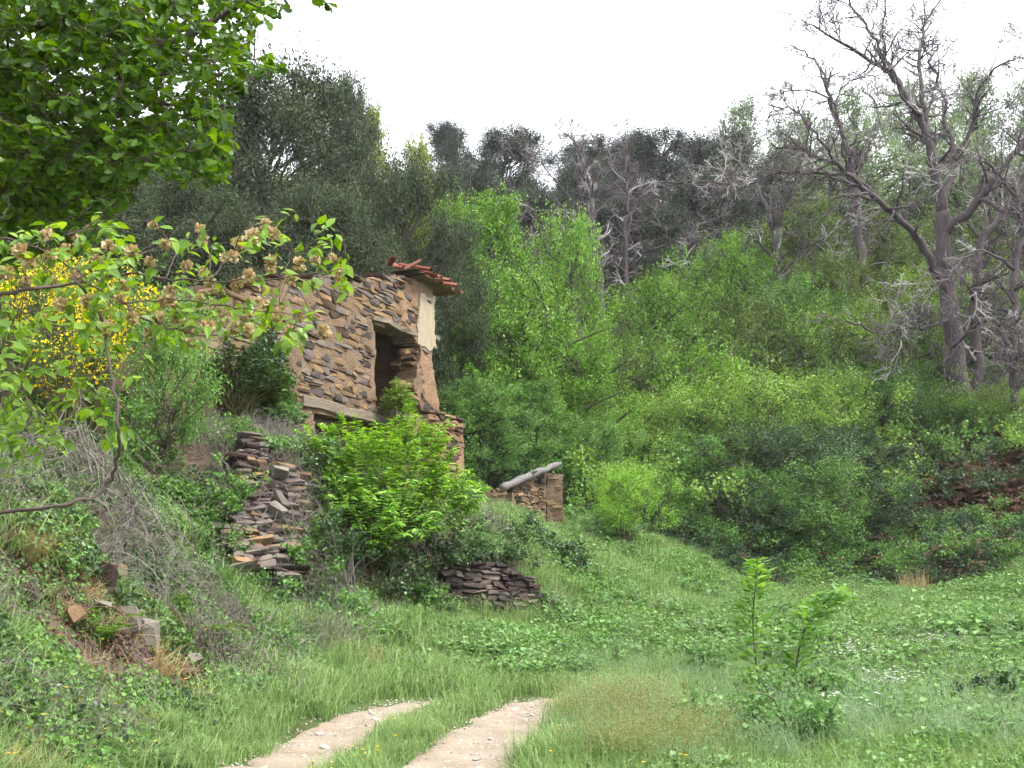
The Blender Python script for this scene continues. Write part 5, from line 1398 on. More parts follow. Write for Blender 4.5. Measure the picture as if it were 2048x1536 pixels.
# hillside floor: litter, dead bracken, undergrowth, bare bushes
x, y, d = field(9000, 26, 75, 36, .6)
hl, bk = zone(x, y)
keep = (hl > .45) & ~in_house(x, y)
lay('leaf_litter', x[keep], y[keep], S_LITTER, 'fallen red-brown leaves on the hillside floor', 'leaf litter', srng.uniform(.8, 1.8, keep.sum()), 1.0)
x, y, d = field(3600, 27, 60, 36, .4)
hl, bk = zone(x, y); t = fbm(x * .25, y * .25, 209, 2)
keep = (hl > .5) & (t + .3 * np.clip((x - 10) / 6, -1, 1) > .05) & (x > 1)
lay('dead_bracken', x[keep], y[keep], S_RUSTF, 'rusty dead bracken over the lower right slope', 'bracken', srng.uniform(.8, 1.6, keep.sum()), .5)
x, y, d = field(6000, 29, 92, 36, .1)
xa, ya, da = field(2600, 28, 37, 34, .1); x, y, d = np.r_[x, xa], np.r_[y, ya], np.r_[d, da]
hl, bk = zone(x, y); t = fbm(x * .12, y * .12, 210, 2)
keep = (hl > np.where((x > 1) & (y < 36), .35, .7)) & ~in_house(x, y) & (srng.random(len(x)) < np.clip(.62 + 1.6 * t - .25 * np.clip((x - 12) / 5, 0, 1) * (y < 42), .12, 1))
pick = np.where(y[keep] > 55, srng.choice([0, 1, 1, 5], keep.sum()), np.where(y[keep] > 40, srng.choice([0, 1, 2, 3], keep.sum()), np.where(y[keep] > 36, srng.choice([0, 2, 3, 4, 4], keep.sum()), srng.choice([3, 4, 4, 4], keep.sum()))))  # darkest leaves nearest the slope foot, its shade put into their colour
lay('hillside_undergrowth', x[keep], y[keep], S_UNDER, 'tangled green undergrowth covering the wooded hillside', 'undergrowth', srng.uniform(.7, 1.7, keep.sum()) * np.where((x[keep] > 1) & (y[keep] < 36), .55, 1), .2, pick=pick)
x, y, d = field(170, 44, 85, 34, .1)
hl, bk = zone(x, y)
xa, ya, da = field(260, 47, 63, 13, .1); x, y = np.r_[x, xa + 5.5], np.r_[y, ya]
hl, bk = zone(x, y)
keep = (hl > .9) & ~in_house(x, y) & (x > -4)
lay('bare_thicket', x[keep], y[keep], S_BARE, 'grey leafless thicket stems among the hillside shrubs', 'thicket', srng.uniform(.8, 1.9, keep.sum()), .1)

# ------------------------------------------------------------------ single plants on and around the banks
def spray_shrub(name, label, cat, centre, rad, nspray, L_, leaf, size, stem, seed, base, tpl=TPL_LANCE, pinn=9, group=None, upw=.5, droop=.5, fill=0, lobes=None):
    """shrub of arching shoots carrying paired leaflets"""
    rng = np.random.default_rng(seed)
    t = thing(name, label, cat, tuple(base), group)
    w = Batch(); PP, AA, NN = [], [], []
    c = np.asarray(centre) - np.asarray(base); rad = np.asarray(rad)
    for k in range(nspray):
        dirn = rand_dirs(1, rng)[0]; dirn[2] = abs(dirn[2]) * 1.0 - .25; dirn = unit(dirn)
        end = c + dirn * rad * rng.uniform(.55, 1.0)
        if lobes is not None and rng.random() < .6:
            lc, lr_ = lobes[int(rng.integers(len(lobes)))]
            end = np.asarray(lc) - np.asarray(base) + rand_dirs(1, rng)[0] * lr_ * rng.random() ** .4
        st = c * np.array([.5, .5, .25]) + rng.normal(size=3) * .12
        if k % 4 == 0:
            pl = smooth_poly([rng.normal(size=3) * .15, st + (end - st) * .35, st + (end - st) * .75], 4); tube(w, pl, np.linspace(.022, .006, len(pl)), 4, cap=False)
        out = unit(end - st); od = unit(out * 1.0 + np.array([0, 0, upw]) + rng.normal(size=3) * .35)
        ln = L_ * rng.uniform(.6, 1.2)
        pl = smooth_poly([end - out * ln * .5, end, end + od * ln * .5, end + od * ln * .9 - ZU * droop * ln * .35], 3)
        tube(w, pl, np.linspace(.006, .002, len(pl)), 3, cap=False)
        m = pinn
        for j in range(m):
            f = (j + 1) / m * (len(pl) - 1); i = min(int(f), len(pl) - 2); p = pl[i] + (pl[i + 1] - pl[i]) * (f - i); tg = unit(pl[i + 1] - pl[i])
            sd = unit(np.cross(tg, ZU) + 1e-6)
            for sg in (-1, 1):
                PP.append(p); AA.append(sd * sg + tg * .6 + np.array([0, 0, -.25]) + rng.normal(size=3) * .15); NN.append(np.array([0, 0, 1.0]) + out * .3 + rng.normal(size=3) * .25)
    PP, AA, NN = map(np.array, (PP, AA, NN))
    v, q, l = leaves(PP, AA, NN, size * rng.uniform(.65, 1.2, len(PP)), tpl, rng)
    link('stems', w.mesh('stems', M[stem], True), t)
    tag(link('foliage', make_mesh('foliage', v, [q], M[leaf], l), t), kind='stuff')
    return t
PE = lambda x_, y_, d_: P(x_, y_, d_ - 1.1)
eb = PE(760, 1060, 18.4); eb[2] = hz(eb[0], eb[1])
spray_shrub('elder_shrub', 'large bright green elder shrub in front of the ruin', 'shrub', PE(762, 985, 19.0), (1.15, .9, .95), 560, .42, 'elder', .125, 'stem_green', 601, eb,
            lobes=[(PE(815, 868, 19.4), .34), (PE(860, 905, 19.2), .36), (PE(700, 900, 19.0), .42), (PE(640, 905, 18.8), .34), (PE(760, 930, 18.6), .5), (PE(880, 960, 18.9), .4), (PE(850, 1030, 18.4), .45), (PE(770, 1040, 18.0), .5), (PE(690, 1000, 18.2), .45), (PE(920, 1010, 18.8), .3)])
ib = P(800, 870, 24.3); ib[2] = P(800, 900, 24.3)[2]
spray_shrub('climbing_shrub', 'olive green climber growing out of the doorway of the ruin', 'shrub', P(797, 815, 24.2), (.38, .45, .55), 170, .22, 'olive', .075, 'stem_green', 602, ib, tpl=TPL_ELM, pinn=6, upw=.3)
for (px, py, d_, rx_, rz_, n_, lab, lf) in ((470, 770, 19.0, .95, .75, 420, 'dense mid green bush against the left end of the ruin wall', 'ivy'),
                                          (545, 800, 20.0, .42, .62, 240, 'ivy bush hugging the edge of the ruin facade', 'mid'),
                                          (560, 850, 19.6, .5, .35, 170, 'low leafy bush beside the low opening of the ruin', 'weed'),
                                          (900, 1010, 23.5, .5, .35, 150, 'small green shrub at the foot of the buttress', 'weed'),
                                          (940, 985, 26.0, .4, .35, 110, 'small green shrub between the buttress and the log', 'weed')):
    c_ = P(px, py, d_); b_ = c_.copy(); b_[2] = hz(c_[0], c_[1]) - .05
    c_[2] = max(c_[2], b_[2] + rz_ * .5)
    spray_shrub('leafy_bush', lab, 'bush', c_, (rx_, rx_ * .8, rz_), n_, .22, lf, .075, 'stem_green', 610 + px, b_, tpl=TPL_ELM, pinn=6)
# ivy sheet on the facade edge
ivr = np.random.default_rng(640)
def ivy_sheet(name, label, polys, n, size, leaf, out, plane):
    t = []
    pts = []
    while len(pts) < n:
        a, b_ = ivr.random(2); u = plane[0] + a * (plane[1] - plane[0]); v = plane[2] + b_ * (plane[3] - plane[2])
        if in_poly(np.array([u]), np.array([v]), polys)[0] and ivr.random() < .25 + 1.3 * vnoise(u * 2, v * 2, 61): pts.append(HO - HD * u + ZU * v + HN * (out + ivr.random() * .14))
    pts = np.array(pts)
    v, q, l = leaves(pts, unit(ivr.normal(size=(n, 3)) * .7 - ZU * .6), unit(HN + ivr.normal(size=(n, 3)) * .45 + ZU * .2), size * ivr.uniform(.6, 1.2, n), TPL_WIDE, ivr)
    o = link(name, make_mesh(name, v, [q], M[leaf], l)); tag(o, label, 'ivy', kind='stuff'); return o
ip_ = poly_uv([(490, 690), (540, 640), (562, 700), (572, 780), (592, 830), (560, 870), (470, 850), (440, 760)])
ivy_sheet('wall_ivy', 'ivy climbing the left edge of the ruin facade', ip_, 2600, .085, 'ivy', .06, (ip_[:, 0].min(), ip_[:, 0].max(), ip_[:, 1].min(), ip_[:, 1].max()))

# bank shrubs, creeper masses over and beside the walls
def mound(name, label, cat, px, py, d, r, n, leaf, size, seed, stem='stem_pale', tpl=TPL_WIDE, group=None, nst=26, onground=True):
    rng = np.random.default_rng(seed)
    c = P(px, py, d); 
    b0 = np.array([c[0], c[1], (hz(c[0], c[1]) if onground else c[2]) - .05]); cz = max(c[2] - b0[2], .1)
    t = thing(name, label, cat, tuple(b0), group)
    r = np.asarray(r, float); k = 16
    cen = rng.normal(size=(k, 3)) * r * .5 + np.array([0, 0, cz]); cen[:, 2] = np.maximum(cen[:, 2], .05)
    v, q, l = crown_leaves(cen, np.full(k, r.mean() * .42), n, size, tpl, rng, gaps=.8)
    ok = v.reshape(-1, 4, 3)[:, 0, 2] > -.1
    vv = v.reshape(-1, 4, 3)[ok].reshape(-1, 3); qq = np.arange(len(vv)).reshape(-1, 4)
    tag(link('foliage', make_mesh('foliage', vv, [qq], M[leaf], l.reshape(-1, 4)[ok].ravel()), t), kind='stuff')
    w = Batch()
    for j in range(nst):
        e = cen[int(rng.integers(k))] + rng.normal(size=3) * r * .35
        tube(w, smooth_poly([rng.normal(size=3) * np.array([.25, .25, 0]) * r, e * np.array([.5, .5, .7]) + rng.normal(size=3) * .08, e], 4), np.linspace(.008, .003, 9), 3, rng.random(), cap=False)
    tag(link('stems', w.mesh('stems', M[stem]), t), kind='stuff')
    return t
for a in [(455, 985, 15.7, (.25, .25, .45), 1000, 'mid', .045, 'creeper strip hiding the upper left edge of the collapsed wall'),
          (545, 890, 16.9, (.4, .25, .14), 700, 'weed', .045, 'grassy weeds capping the collapsed wall'),
          (430, 1130, 14.5, (.25, .2, .35), 700, 'ivy', .045, 'ivy at the lower left corner of the collapsed wall'),
          (1010, 1108, 19.0, (.6, .25, .16), 1000, 'ivy', .05, 'ivy fringe hanging over the middle of the low dark wall'),
          (690, 1090, 16.4, (.4, .3, .5), 1500, 'ivy', .05, 'ivy mass under the left skirt of the elder shrub'),
          (400, 1120, 14.6, (.35, .3, .4), 1000, 'mid', .045, 'bramble clump left of the foot of the collapsed wall'),
          (650, 930, 17.6, (.3, .3, .3), 700, 'weed', .05, 'leafy clump between the collapsed wall top and the elder shrub'),
          (880, 1190, 17.3, (.4, .2, .25), 900, 'ivy', .05, 'ivy drape over the left half of the low dark wall'),
          (900, 1090, 18.3, (.55, .3, .22), 1300, 'ivy', .05, 'ivy fringe over the top of the low dark wall'),
          (850, 1195, 17.2, (.4, .25, .2), 800, 'mid', .05, 'creeper over the left foot of the low dark wall'),
          (1080, 1215, 19.0, (.4, .25, .16), 700, 'weed', .05, 'weeds along the right foot of the low dark wall'),
          (500, 905, 17.6, (.35, .3, .2), 800, 'mid', .05, 'bramble fringe on top of the collapsed wall'),
          (560, 1090, 16.2, (.3, .25, .4), 800, 'mid', .05, 'bramble strand in front of the collapsed wall'),
          (445, 1060, 15.4, (.35, .3, .6), 1400, 'mid', .055, 'creeper curtain down the left side of the collapsed wall'),
          (625, 1000, 17.2, (.35, .3, .55), 1200, 'ivy', .055, 'ivy curtain between the collapsed wall and the elder shrub'),
          (510, 1165, 15.3, (.6, .3, .25), 1100, 'weed', .05, 'leafy weeds along the foot of the collapsed wall'),
          (640, 1075, 16.6, (.5, .35, .5), 1500, 'mid', .06, 'bramble bush draped over the right side of the collapsed wall'),
          (590, 1130, 15.9, (.5, .35, .35), 1100, 'mid', .055, 'bramble with twiggy stems at the foot of the collapsed wall'),
          (450, 920, 17.0, (.5, .4, .35), 1300, 'mid', .055, 'bramble bush over the upper left of the collapsed wall'),
          (380, 985, 15.6, (.6, .5, .45), 1500, 'mid', .055, 'dense bramble bush left of the collapsed wall'),
          (300, 890, 15.5, (.8, .6, .5), 2200, 'mid', .055, 'wide bramble thicket below the bush by the ruin'),
          (210, 860, 14, (.6, .5, .4), 1500, 'mid', .055, 'bramble mound under the hanging elm branch'),
          (850, 1120, 18.0, (.8, .3, .38), 1700, 'ivy', .06, 'dark ivy mass hanging over the left of the low dark wall'),
          (760, 1150, 17.0, (.7, .4, .4), 1500, 'ivy', .06, 'dark ivy mound below the elder shrub'),
          (1110, 1105, 21.4, (.7, .4, .36), 1600, 'ivy', .06, 'ivy mat draped down the bank right of the low dark wall'),
          (1010, 1070, 20.6, (.8, .4, .25), 1400, 'ivy', .06, 'ivy mat along the bank top above the low dark wall'),
          (1180, 1165, 21.8, (.55, .4, .3), 1000, 'mid', .06, 'creeper clump at the right end of the low dark wall'),
          (1350, 1180, 25, (1.1, .6, .4), 1500, 'mid', .07, 'bramble hump at the lower end of the grassy bank'),
          (530, 1290, 12.3, (.45, .4, .25), 1000, 'mid', .045, 'small dark leafy clump in the bank above the track'),
          (700, 1230, 15.0, (.5, .4, .3), 1000, 'weed', .06, 'bright leafy clump in the middle of the bank foot'),
          (335, 1250, 10.8, (.2, .2, .32), 700, 'fern', .04, 'upright light green fern clump beside the pale rocks'),
          (480, 1395, 10.3, (.25, .2, .2), 500, 'weed', .05, 'leafy clump at the bank foot near the track'),
          (1900, 1260, 20, (1.1, .8, .35), 1500, 'weed', .075, 'leafy weed patch in the right meadow'),
          (1970, 1430, 10.8, (.4, .4, .25), 800, 'deep', .07, 'dark leafy patch at the right edge of the meadow')]:
    mound('bramble_clump', a[7], 'bush', a[0], a[1], a[2], a[3], a[4], a[5], a[6], 700 + a[0] + a[1], group='clumps on the banks')
mound('grey_leaf_plant', 'pale grey-green leafy plant at the edge of the track bank', 'plant', 812, 1348, 13.6, (.22, .2, .12), 320, 'weed_blue', .075, 760, 'stem_green')
mound('grey_leaf_plant', 'pale grey-green plant at the right edge among dark leaves', 'plant', 1985, 1395, 11.4, (.16, .16, .12), 120, 'weed_blue', .09, 761, 'stem_green')
# mats of dry grey brush
def brush(name, label, px, py, d, r, n, seed, mat='stem_pale', up=.2, ls=1.0):
    rng = np.random.default_rng(seed); b0 = G(px, py)
    b = Batch(); r = np.asarray(r)
    for k in range(n):
        p = rng.normal(size=3) * r * .55; p[2] = abs(p[2]); dr = unit(np.array([rng.normal() * .8, rng.normal() * .8, rng.normal() * .6 - .2 + up])); L_ = rng.uniform(.25, .7) * ls
        pl = smooth_poly([p, p + dr * L_ * .5 + rng.normal(size=3) * .06, p + dr * L_ + rng.normal(size=3) * .1 - ZU * .12], 3)
        gz = height(pl[:, 0] + b0[0], pl[:, 1] + b0[1]) - b0[2]
        pl[:, 2] = np.maximum(pl[:, 2] + gz * .8, gz + .01)
        tube(b, pl, np.linspace(.006, .002, len(pl)), 3, rng.random(), cap=False)
    o = link(name, b.mesh(name, M[mat]), None, b0); return tag(o, label, 'brush', 'heaps of dry stems')
brush('dry_brush', 'big mat of dry grey brush hanging down the upper left bank', 180, 1000, 11.2, (.8, .6, .55), 420, 801)
brush('dry_brush', 'dry grey stems over the upper left bank under elm leaves', 130, 930, 11.6, (.6, .5, .35), 220, 802)
brush('dry_brush', 'bare bramble stems trailing over the collapsed stone wall', 500, 1100, 15.4, (.55, .3, .5), 420, 803)
brush('dry_brush', 'matted dark roots and twigs hanging above the track', 430, 1335, 10.6, (.28, .2, .14), 160, 804, 'twig')
brush('dry_brush', 'dry grey twigs in the lower left bank', 240, 1400, 8.6, (.3, .2, .12), 140, 805, 'stem_pale', 0, .4)
brush('dry_brush', 'leafless bramble stems beside the elder shrub', 630, 1120, 15.6, (.4, .3, .5), 150, 806, 'stem_pale', .5)
# tufts
def tuft(name, label, cat, px, py, mat, n, r, h, seed, lean=.8, curl=.8, w=(.003, .007), group=None):
    p = G(px, py); rng = np.random.default_rng(seed); b = Batch(); b.add(*blades(n, r, h, w, rng, lean, curl))
    return tag(link(name, b.mesh(name, M[mat]), None, p), label, cat, group)
tuft('dry_tuft', 'drooping rust-brown grass tuft hanging over the low dark wall', 'grass', 1015, 1140, 'rust', 240, .12, (.35, .6), 821, 1.0, 1.4)
tuft('dry_tuft', 'rust-brown dead grass tuft below the elder shrub', 'grass', 925, 1070, 'rust', 160, .12, (.3, .5), 822, 1.0, 1.2)
tuft('dry_tuft', 'straw tuft on the upper left bank', 'grass', 65, 1120, 'grass_dry', 200, .12, (.25, .45), 823)
tuft('dry_tuft', 'straw tuft below the whitish boulder', 'grass', 470, 1275, 'grass_dry', 120, .10, (.2, .35), 824)
tuft('dry_tuft', 'straw tuft leaning near the grey-green plant', 'grass', 745, 1340, 'grass_dry', 90, .10, (.25, .45), 825)
tuft('dry_tuft', 'brown dead tuft at the lower left edge', 'grass', 30, 1440, 'rust', 160, .12, (.15, .32), 826)
tuft('green_tuft', 'dark green grass tuft beside the whitish boulder', 'grass', 442, 1180, 'mid', 200, .10, (.25, .45), 827, .5, .4, (.005, .01))
tuft('green_tuft', 'feathery green grass tuft at the bottom left by the track', 'grass', 330, 1490, 'grass', 320, .14, (.2, .4), 828, .4, .3, (.002, .005))
tuft('green_tuft', 'tall deep green grass tuft beside the grey-green plant', 'grass', 690, 1350, 'grass', 260, .18, (.3, .5), 829, .4, .3, (.003, .007))
def ferns(px, py, L_, label, mat, nf, seed):
    p = G(px, py); me = frond_src('fern', mat, seed, nf, L_, L_ * .24, .9)
    return tag(link('fern', me, None, p), label, 'fern', 'ferns')
ferns(1960, 985, 1.0, 'green fern on the slope under the chestnut', 'fern', 9, 841)
ferns(1880, 990, .9, 'green fern left of the one under the chestnut', 'fern', 8, 842)
ferns(1790, 1180, .9, 'green fern at the slope foot by the dead grass', 'fern', 9, 843)
ferns(1640, 1190, .8, 'dark fern in the gully behind the sapling', 'fern', 8, 844)
ferns(425, 1300, .42, 'broad green fern above the matted roots', 'fern', 7, 845)
ferns(210, 1290, .35, 'small light fern below the cracked pale rock', 'fern', 7, 846)
ferns(1900, 1110, .9, 'rusty dead fern on the lower right slope', 'rust', 9, 847)
tuft('straw_clump', 'pale dry stalk clump at the slope foot by the gully', 'grass', 1830, 1195, 'grass_dry', 160, .4, (.5, .9), 848, .25, .2, (.008, .014))
tuft('green_tuft', 'green rush tuft on the slope above the dry stalks', 'grass', 1895, 1095, 'weed', 160, .3, (.6, 1.0), 849, .3, .25, (.012, .02))

# yellow broom
def broom(px, py, d, r, nst, nfl, seed, label):
    rng = np.random.default_rng(seed); c = P(px, py, d); b0 = np.array([c[0], c[1], hz(c[0], c[1]) - .1])
    t = thing('broom_shrub', label, 'shrub', tuple(b0), 'yellow flowering brooms')
    w = Batch(); ends = []
    H = c[2] - b0[2]
    for k in range(nst):
        dr = rand_dirs(1, rng)[0] * np.array([1, 1, .8]); e = np.array([0, 0, H]) + dr * np.asarray(r) * rng.random() ** .4
        if e[2] < .2: e[2] = .3
        pl = smooth_poly([rng.normal(size=3) * .08 * np.array([1, 1, 0]), e * np.array([.45, .45, .6]), e, e + np.array([dr[0] * .2, dr[1] * .2, .25])], 4)
        tube(w, pl, np.linspace(.012, .003, len(pl)), 3, rng.random(), cap=False)
        ends += [pl[i] for i in range(5, len(pl))]
    ends = np.array(ends)
    pos = ends[rng.integers(len(ends), size=nfl)] + rng.normal(size=(nfl, 3)) * .05
    keep = vnoise(pos[:, 0] * 2.4 + pos[:, 2], pos[:, 1] * 2.4 + pos[:, 2] * 2.1, 4) > .38
    pos = pos[keep]; n = len(pos)
    v, q, l = leaves(pos, rand_dirs(n, rng) + ZU * .3, rand_dirs(n, rng), .050 * rng.uniform(.6, 1.2, n), TPL_WIDE, rng)
    tag(link('stems', w.mesh('stems', M['stem_green']), t), kind='stuff')
    tag(link('flowers', make_mesh('flowers', v, [q], M['broom_flower'], l), t), kind='stuff')
    pos = ends[rng.integers(len(ends), size=nfl)] + rng.normal(size=(nfl, 3)) * .10; n = len(pos)
    v, q, l = leaves(pos, rand_dirs(n, rng) + ZU * .6, rand_dirs(n, rng), .05 * rng.uniform(.7, 1.2, n), (TPL_DIA[0] * np.array([.55, 1, 1]), TPL_DIA[1]), rng)
    tag(link('foliage', make_mesh('foliage', v, [q], M['mid'], l), t), kind='stuff')
broom(205, 630, 13.2, (.55, .5, .75), 70, 2100, 861, 'yellow flowering broom left of the ruin')
broom(30, 610, 12.4, (.55, .5, .7), 60, 1200, 862, 'yellow flowering broom at the left edge of the picture')
broom(130, 720, 12.6, (.55, .5, .45), 60, 1100, 863, 'low yellow broom behind the dense elm leaves')
broom(110, 560, 13.8, (.5, .5, .5), 60, 1800, 864, 'yellow broom partly hidden between the two flowering ones')
plant('leafy_bush', 'shrub_b', 330, 600, 260, 15.5, 'green bush between the yellow broom and the ruin', 'bush', None, leaf='mid')
plant('leafy_bush', 'shrub_a', 60, 700, 260, 13.5, 'green bush under the brooms at the left edge', 'bush', None, leaf='mid')

# ------------------------------------------------------------------ near foliage whose leaves can be told apart
def put_leaves(parent, pos, along, nrm, size, tpl, mat, rng, maxn=300, name='leaf'):
    """the leaves nearest the eye as objects of their own, the others joined"""
    pos, along, nrm = map(np.asarray, (pos, along, nrm)); n = len(pos)
    size = np.broadcast_to(size, (n,))
    tm = [make_mesh(name, tpl[0] * np.array([s, 1, b]), [tpl[1]], M[mat]) for s, b in ((1, 1), (.9, 1.6), (1.08, .4), (1, -.5))]
    sc_ = size / np.linalg.norm(pos - np.array([0, 0, CAMZ]), axis=1)
    inside = (np.abs(pos[:, 0] / np.maximum(pos[:, 1], .1)) < .5)
    order = np.argsort(-(sc_ * inside + .0))
    y = unit(along); x = unit(np.cross(y, nrm)); z = np.cross(x, y)
    inv = parent.matrix_world.inverted() if False else None
    for i in order[:maxn]:
        m = Matrix.Identity(4)
        for r_ in range(3):
            m[r_][0], m[r_][1], m[r_][2], m[r_][3] = x[i, r_] * size[i], y[i, r_] * size[i], z[i, r_] * size[i], pos[i, r_]
        o = link(name, tm[int(rng.integers(4))], parent); o.matrix_local = m
    if n > maxn:
        k = order[maxn:]
        v, q, l = leaves(pos[k], along[k], nrm[k], size[k], tpl, rng)
        tag(link('leaf_mass', make_mesh('leaf_mass', v, [q], M[mat], l), parent), kind='stuff')
def sample_poly(pl, n, rng):
    pl = np.asarray(pl, float); lo, hi = pl.min(0), pl.max(0); out = []
    while len(out) < n:
        p = lo + rng.random(2) * (hi - lo)
        if in_poly(np.array([p[0]]), np.array([p[1]]), pl)[0]: out.append(p)
    return np.array(out)

# ---- oak overhanging from the top left
orng = np.random.default_rng(901)
oak = thing('oak_tree', 'oak branches with lobed green leaves overhanging the top left corner', 'tree')
ob = Batch()
tz = hz(-4.6, 4.4)
tube(ob, smooth_poly([(-4.6, 4.4, tz - .3), (-4.5, 4.5, tz + 1.0), (-4.4, 4.6, tz + 2.4), (-4.2, 4.8, tz + 4.2), (-4.0, 5.0, tz + 6)], 4), np.linspace(.22, .12, 17), 9)
link('trunk', ob.mesh('trunk', M['bark'], True), oak)
limbs = []
for pl, d_, r_ in (([(-850, 260), (-300, 90), (100, 50), (330, 85), (470, 15), (600, -30), (700, -30)], 5.0, .035), ([(-850, 400), (-300, 260), (60, 200), (250, 235), (380, 300), (430, 335)], 5.3, .03),
                  ([(-850, 520), (-300, 430), (0, 385), (150, 400), (260, 375)], 4.8, .028), ([(-300, 90), (60, -80), (220, -20), (245, 120), (310, 205), (440, 190), (545, 118)], 5.2, .02),
                  ([(-300, 430), (0, 470), (120, 470), (220, 440)], 5.4, .015), ([(60, 200), (180, 120), (300, 150), (400, 130), (490, 90)], 5.6, .012), ([(-200, 0), (60, -60), (300, -60), (520, -70)], 5.6, .02),
                  ([(60, 200), (160, 300), (270, 310), (330, 345)], 4.6, .012), ([(330, 85), (420, 140), (450, 230), (445, 320)], 5.0, .010)):
    c = smooth_poly([P(x, y, d_ + .12 * math.sin(i * 2.1)) for i, (x, y) in enumerate(pl)], 6); limbs.append(c)
    b_ = Batch(); tube(b_, c, np.linspace(r_, .004, len(c)), 6); link('branch', b_.mesh('branch', M['bark'], True), oak)
lp_all = np.vstack([l[int(len(l) * .25):] for l in limbs])
main = [(-120, -60), (540, -60), (515, 40), (490, 100), (475, 170), (455, 250), (448, 345), (400, 368), (335, 345), (300, 330), (262, 380), (235, 430), (200, 480), (120, 500), (0, 530), (-120, 540)]
top_r_ = [(470, -60), (720, -60), (670, 5), (640, 12), (600, -5), (545, 30), (520, 45)]
cl = np.vstack([sample_poly(main, 1500, orng), sample_poly([(-300, -420), (600, -420), (700, -60), (-300, -60)], 420, orng), sample_poly([(-120, -60), (330, -60), (360, 250), (200, 400), (-120, 500)], 420, orng), sample_poly(top_r_, 26, orng), sample_poly([(500, 105), (555, 105), (560, 135), (500, 150)], 5, orng), sample_poly([(395, 180), (450, 180), (450, 360), (380, 368), (400, 300)], 34, orng)])  # second area: unseen crown above the frame, added to shade the leaves below
g_ = vnoise(cl[:, 0] / 75, cl[:, 1] / 75, 12)
cl = cl[(g_ > .26) | (orng.random(len(cl)) < .5)]
tw = Batch(); LP_, LA_, LN_ = [], [], []
cl3 = P(cl[:, 0], cl[:, 1], orng.uniform(4.2, 6.6, len(cl)))
near_ = np.array([((lp_all - c) ** 2).sum(1).min() for c in cl3])
net = lp_all.copy()
for c in cl3[np.argsort(near_)]:
    i = int(np.argmin(((net - c) ** 2).sum(1))); s0 = net[i]
    pl = smooth_poly([s0, (s0 + c) / 2 + orng.normal(size=3) * .04, c], 4); tube(tw, pl, np.linspace(.0036, .0016, len(pl)), 4, orng.random(), cap=False)
    net = np.vstack([net, pl[2:]])
    ax = unit(pl[-1] - pl[-3])
    for j in range(int(orng.integers(6, 12))):
        a = orng.random() * 6.283
        dr = unit(ax * .5 + np.array([math.cos(a), math.sin(a) * .8, -.25 + .3 * orng.normal()]))
        LP_.append(c - ax * orng.random() * .06 + dr * .01); LA_.append(dr); LN_.append(np.array([.25, -.45, .8]) + orng.normal(size=3) * .6)
tag(link('twigs', tw.mesh('twigs', M['twig'], True), oak), kind='stuff')
put_leaves(oak, LP_, LA_, LN_, .060 * orng.uniform(.65, 1.25, len(LP_)), TPL_OAK, 'oak', orng)

# ---- elm branch with seed clusters reaching in from the left
erng = np.random.default_rng(911)
elm = thing('elm_tree', 'elm branches with toothed leaves and tan papery seed clusters, left foreground', 'tree')
ez = hz(-3.6, 3.0)
eb_ = Batch(); tube(eb_, smooth_poly([(-3.6, 3.0, ez - .2), (-3.5, 3.05, ez + 1.2), (-3.4, 3.1, ez + 2.6), (-3.2, 3.1, ez + 4)], 4), np.linspace(.10, .05, 13), 8)
link('trunk', eb_.mesh('trunk', M['bark'], True), elm)
epolys = [([(-1150, 640), (-600, 640), (-200, 612), (0, 587), (120, 571), (200, 556), (275, 546)], 3.15, .0095, .004), ([(165, 562), (240, 605), (300, 640), (380, 668), (480, 672), (610, 664)], 3.15, .004, .0015),
          ([(-600, 500), (-200, 455), (0, 476), (60, 490), (150, 540), (178, 560)], 3.2, .005, .003), ([(275, 546), (330, 558), (418, 562), (560, 556), (680, 540), (745, 568)], 3.15, .004, .0014),
          ([(150, 560), (200, 620), (222, 740), (236, 860), (232, 930), (205, 980), (150, 1005), (60, 1018), (-100, 1034)], 3.0, .0042, .006),
          ([(330, 558), (350, 500), (310, 450), (295, 440)], 3.2, .0022, .001), ([(418, 562), (420, 500), (400, 460), (380, 440)], 3.15, .0022, .001), ([(418, 562), (470, 500), (490, 445), (560, 430), (600, 440)], 3.1, .0024, .001),
          ([(560, 556), (590, 510), (640, 490), (690, 488)], 3.2, .002, .001), ([(200, 556), (250, 520), (330, 480)], 3.25, .002, .001), ([(240, 605), (330, 600), (430, 610), (560, 625), (640, 640)], 3.05, .003, .001),
          ([(0, 587), (60, 640), (120, 700), (140, 790), (180, 800)], 3.3, .003, .001), ([(-200, 620), (-40, 700), (40, 780), (90, 860), (130, 900)], 3.4, .004, .0015), ([(60, 490), (130, 470), (190, 440), (230, 400)], 3.3, .002, .001)]
epts = []
for pl, d_, r0, r1 in epolys:
    c = smooth_poly([P(x, y, d_ + .07 * math.sin(i * 1.7)) for i, (x, y) in enumerate(pl)], 6)
    c[1:-1] += erng.normal(size=(len(c) - 2, 3)) * .003
    b_ = Batch(); tube(b_, c, np.linspace(r0, r1, len(c)), 5); link('branch', b_.mesh('branch', M['twig'], True), elm)
    epts.append(c[(c[:, 0] / c[:, 1]) > -.62])
eall = np.vstack(epts)
SAM = []
for k in range(4):
    r_ = np.random.default_rng(920 + k); n = 46
    dd = rand_dirs(n, r_); pos = dd * .006
    v, q, l = leaves(pos, unit(dd + r_.normal(size=(n, 3)) * .25), rand_dirs(n, r_), .020 * r_.uniform(.7, 1.2, n), (np.array([(0, 0, 0), (-.42, .55, .05), (0, 1, 0), (.42, .55, .05)]), np.array([(0, 1, 2, 3)])), r_)
    SAM.append(make_mesh('seed_cluster', v, [q], M['samara'], l))
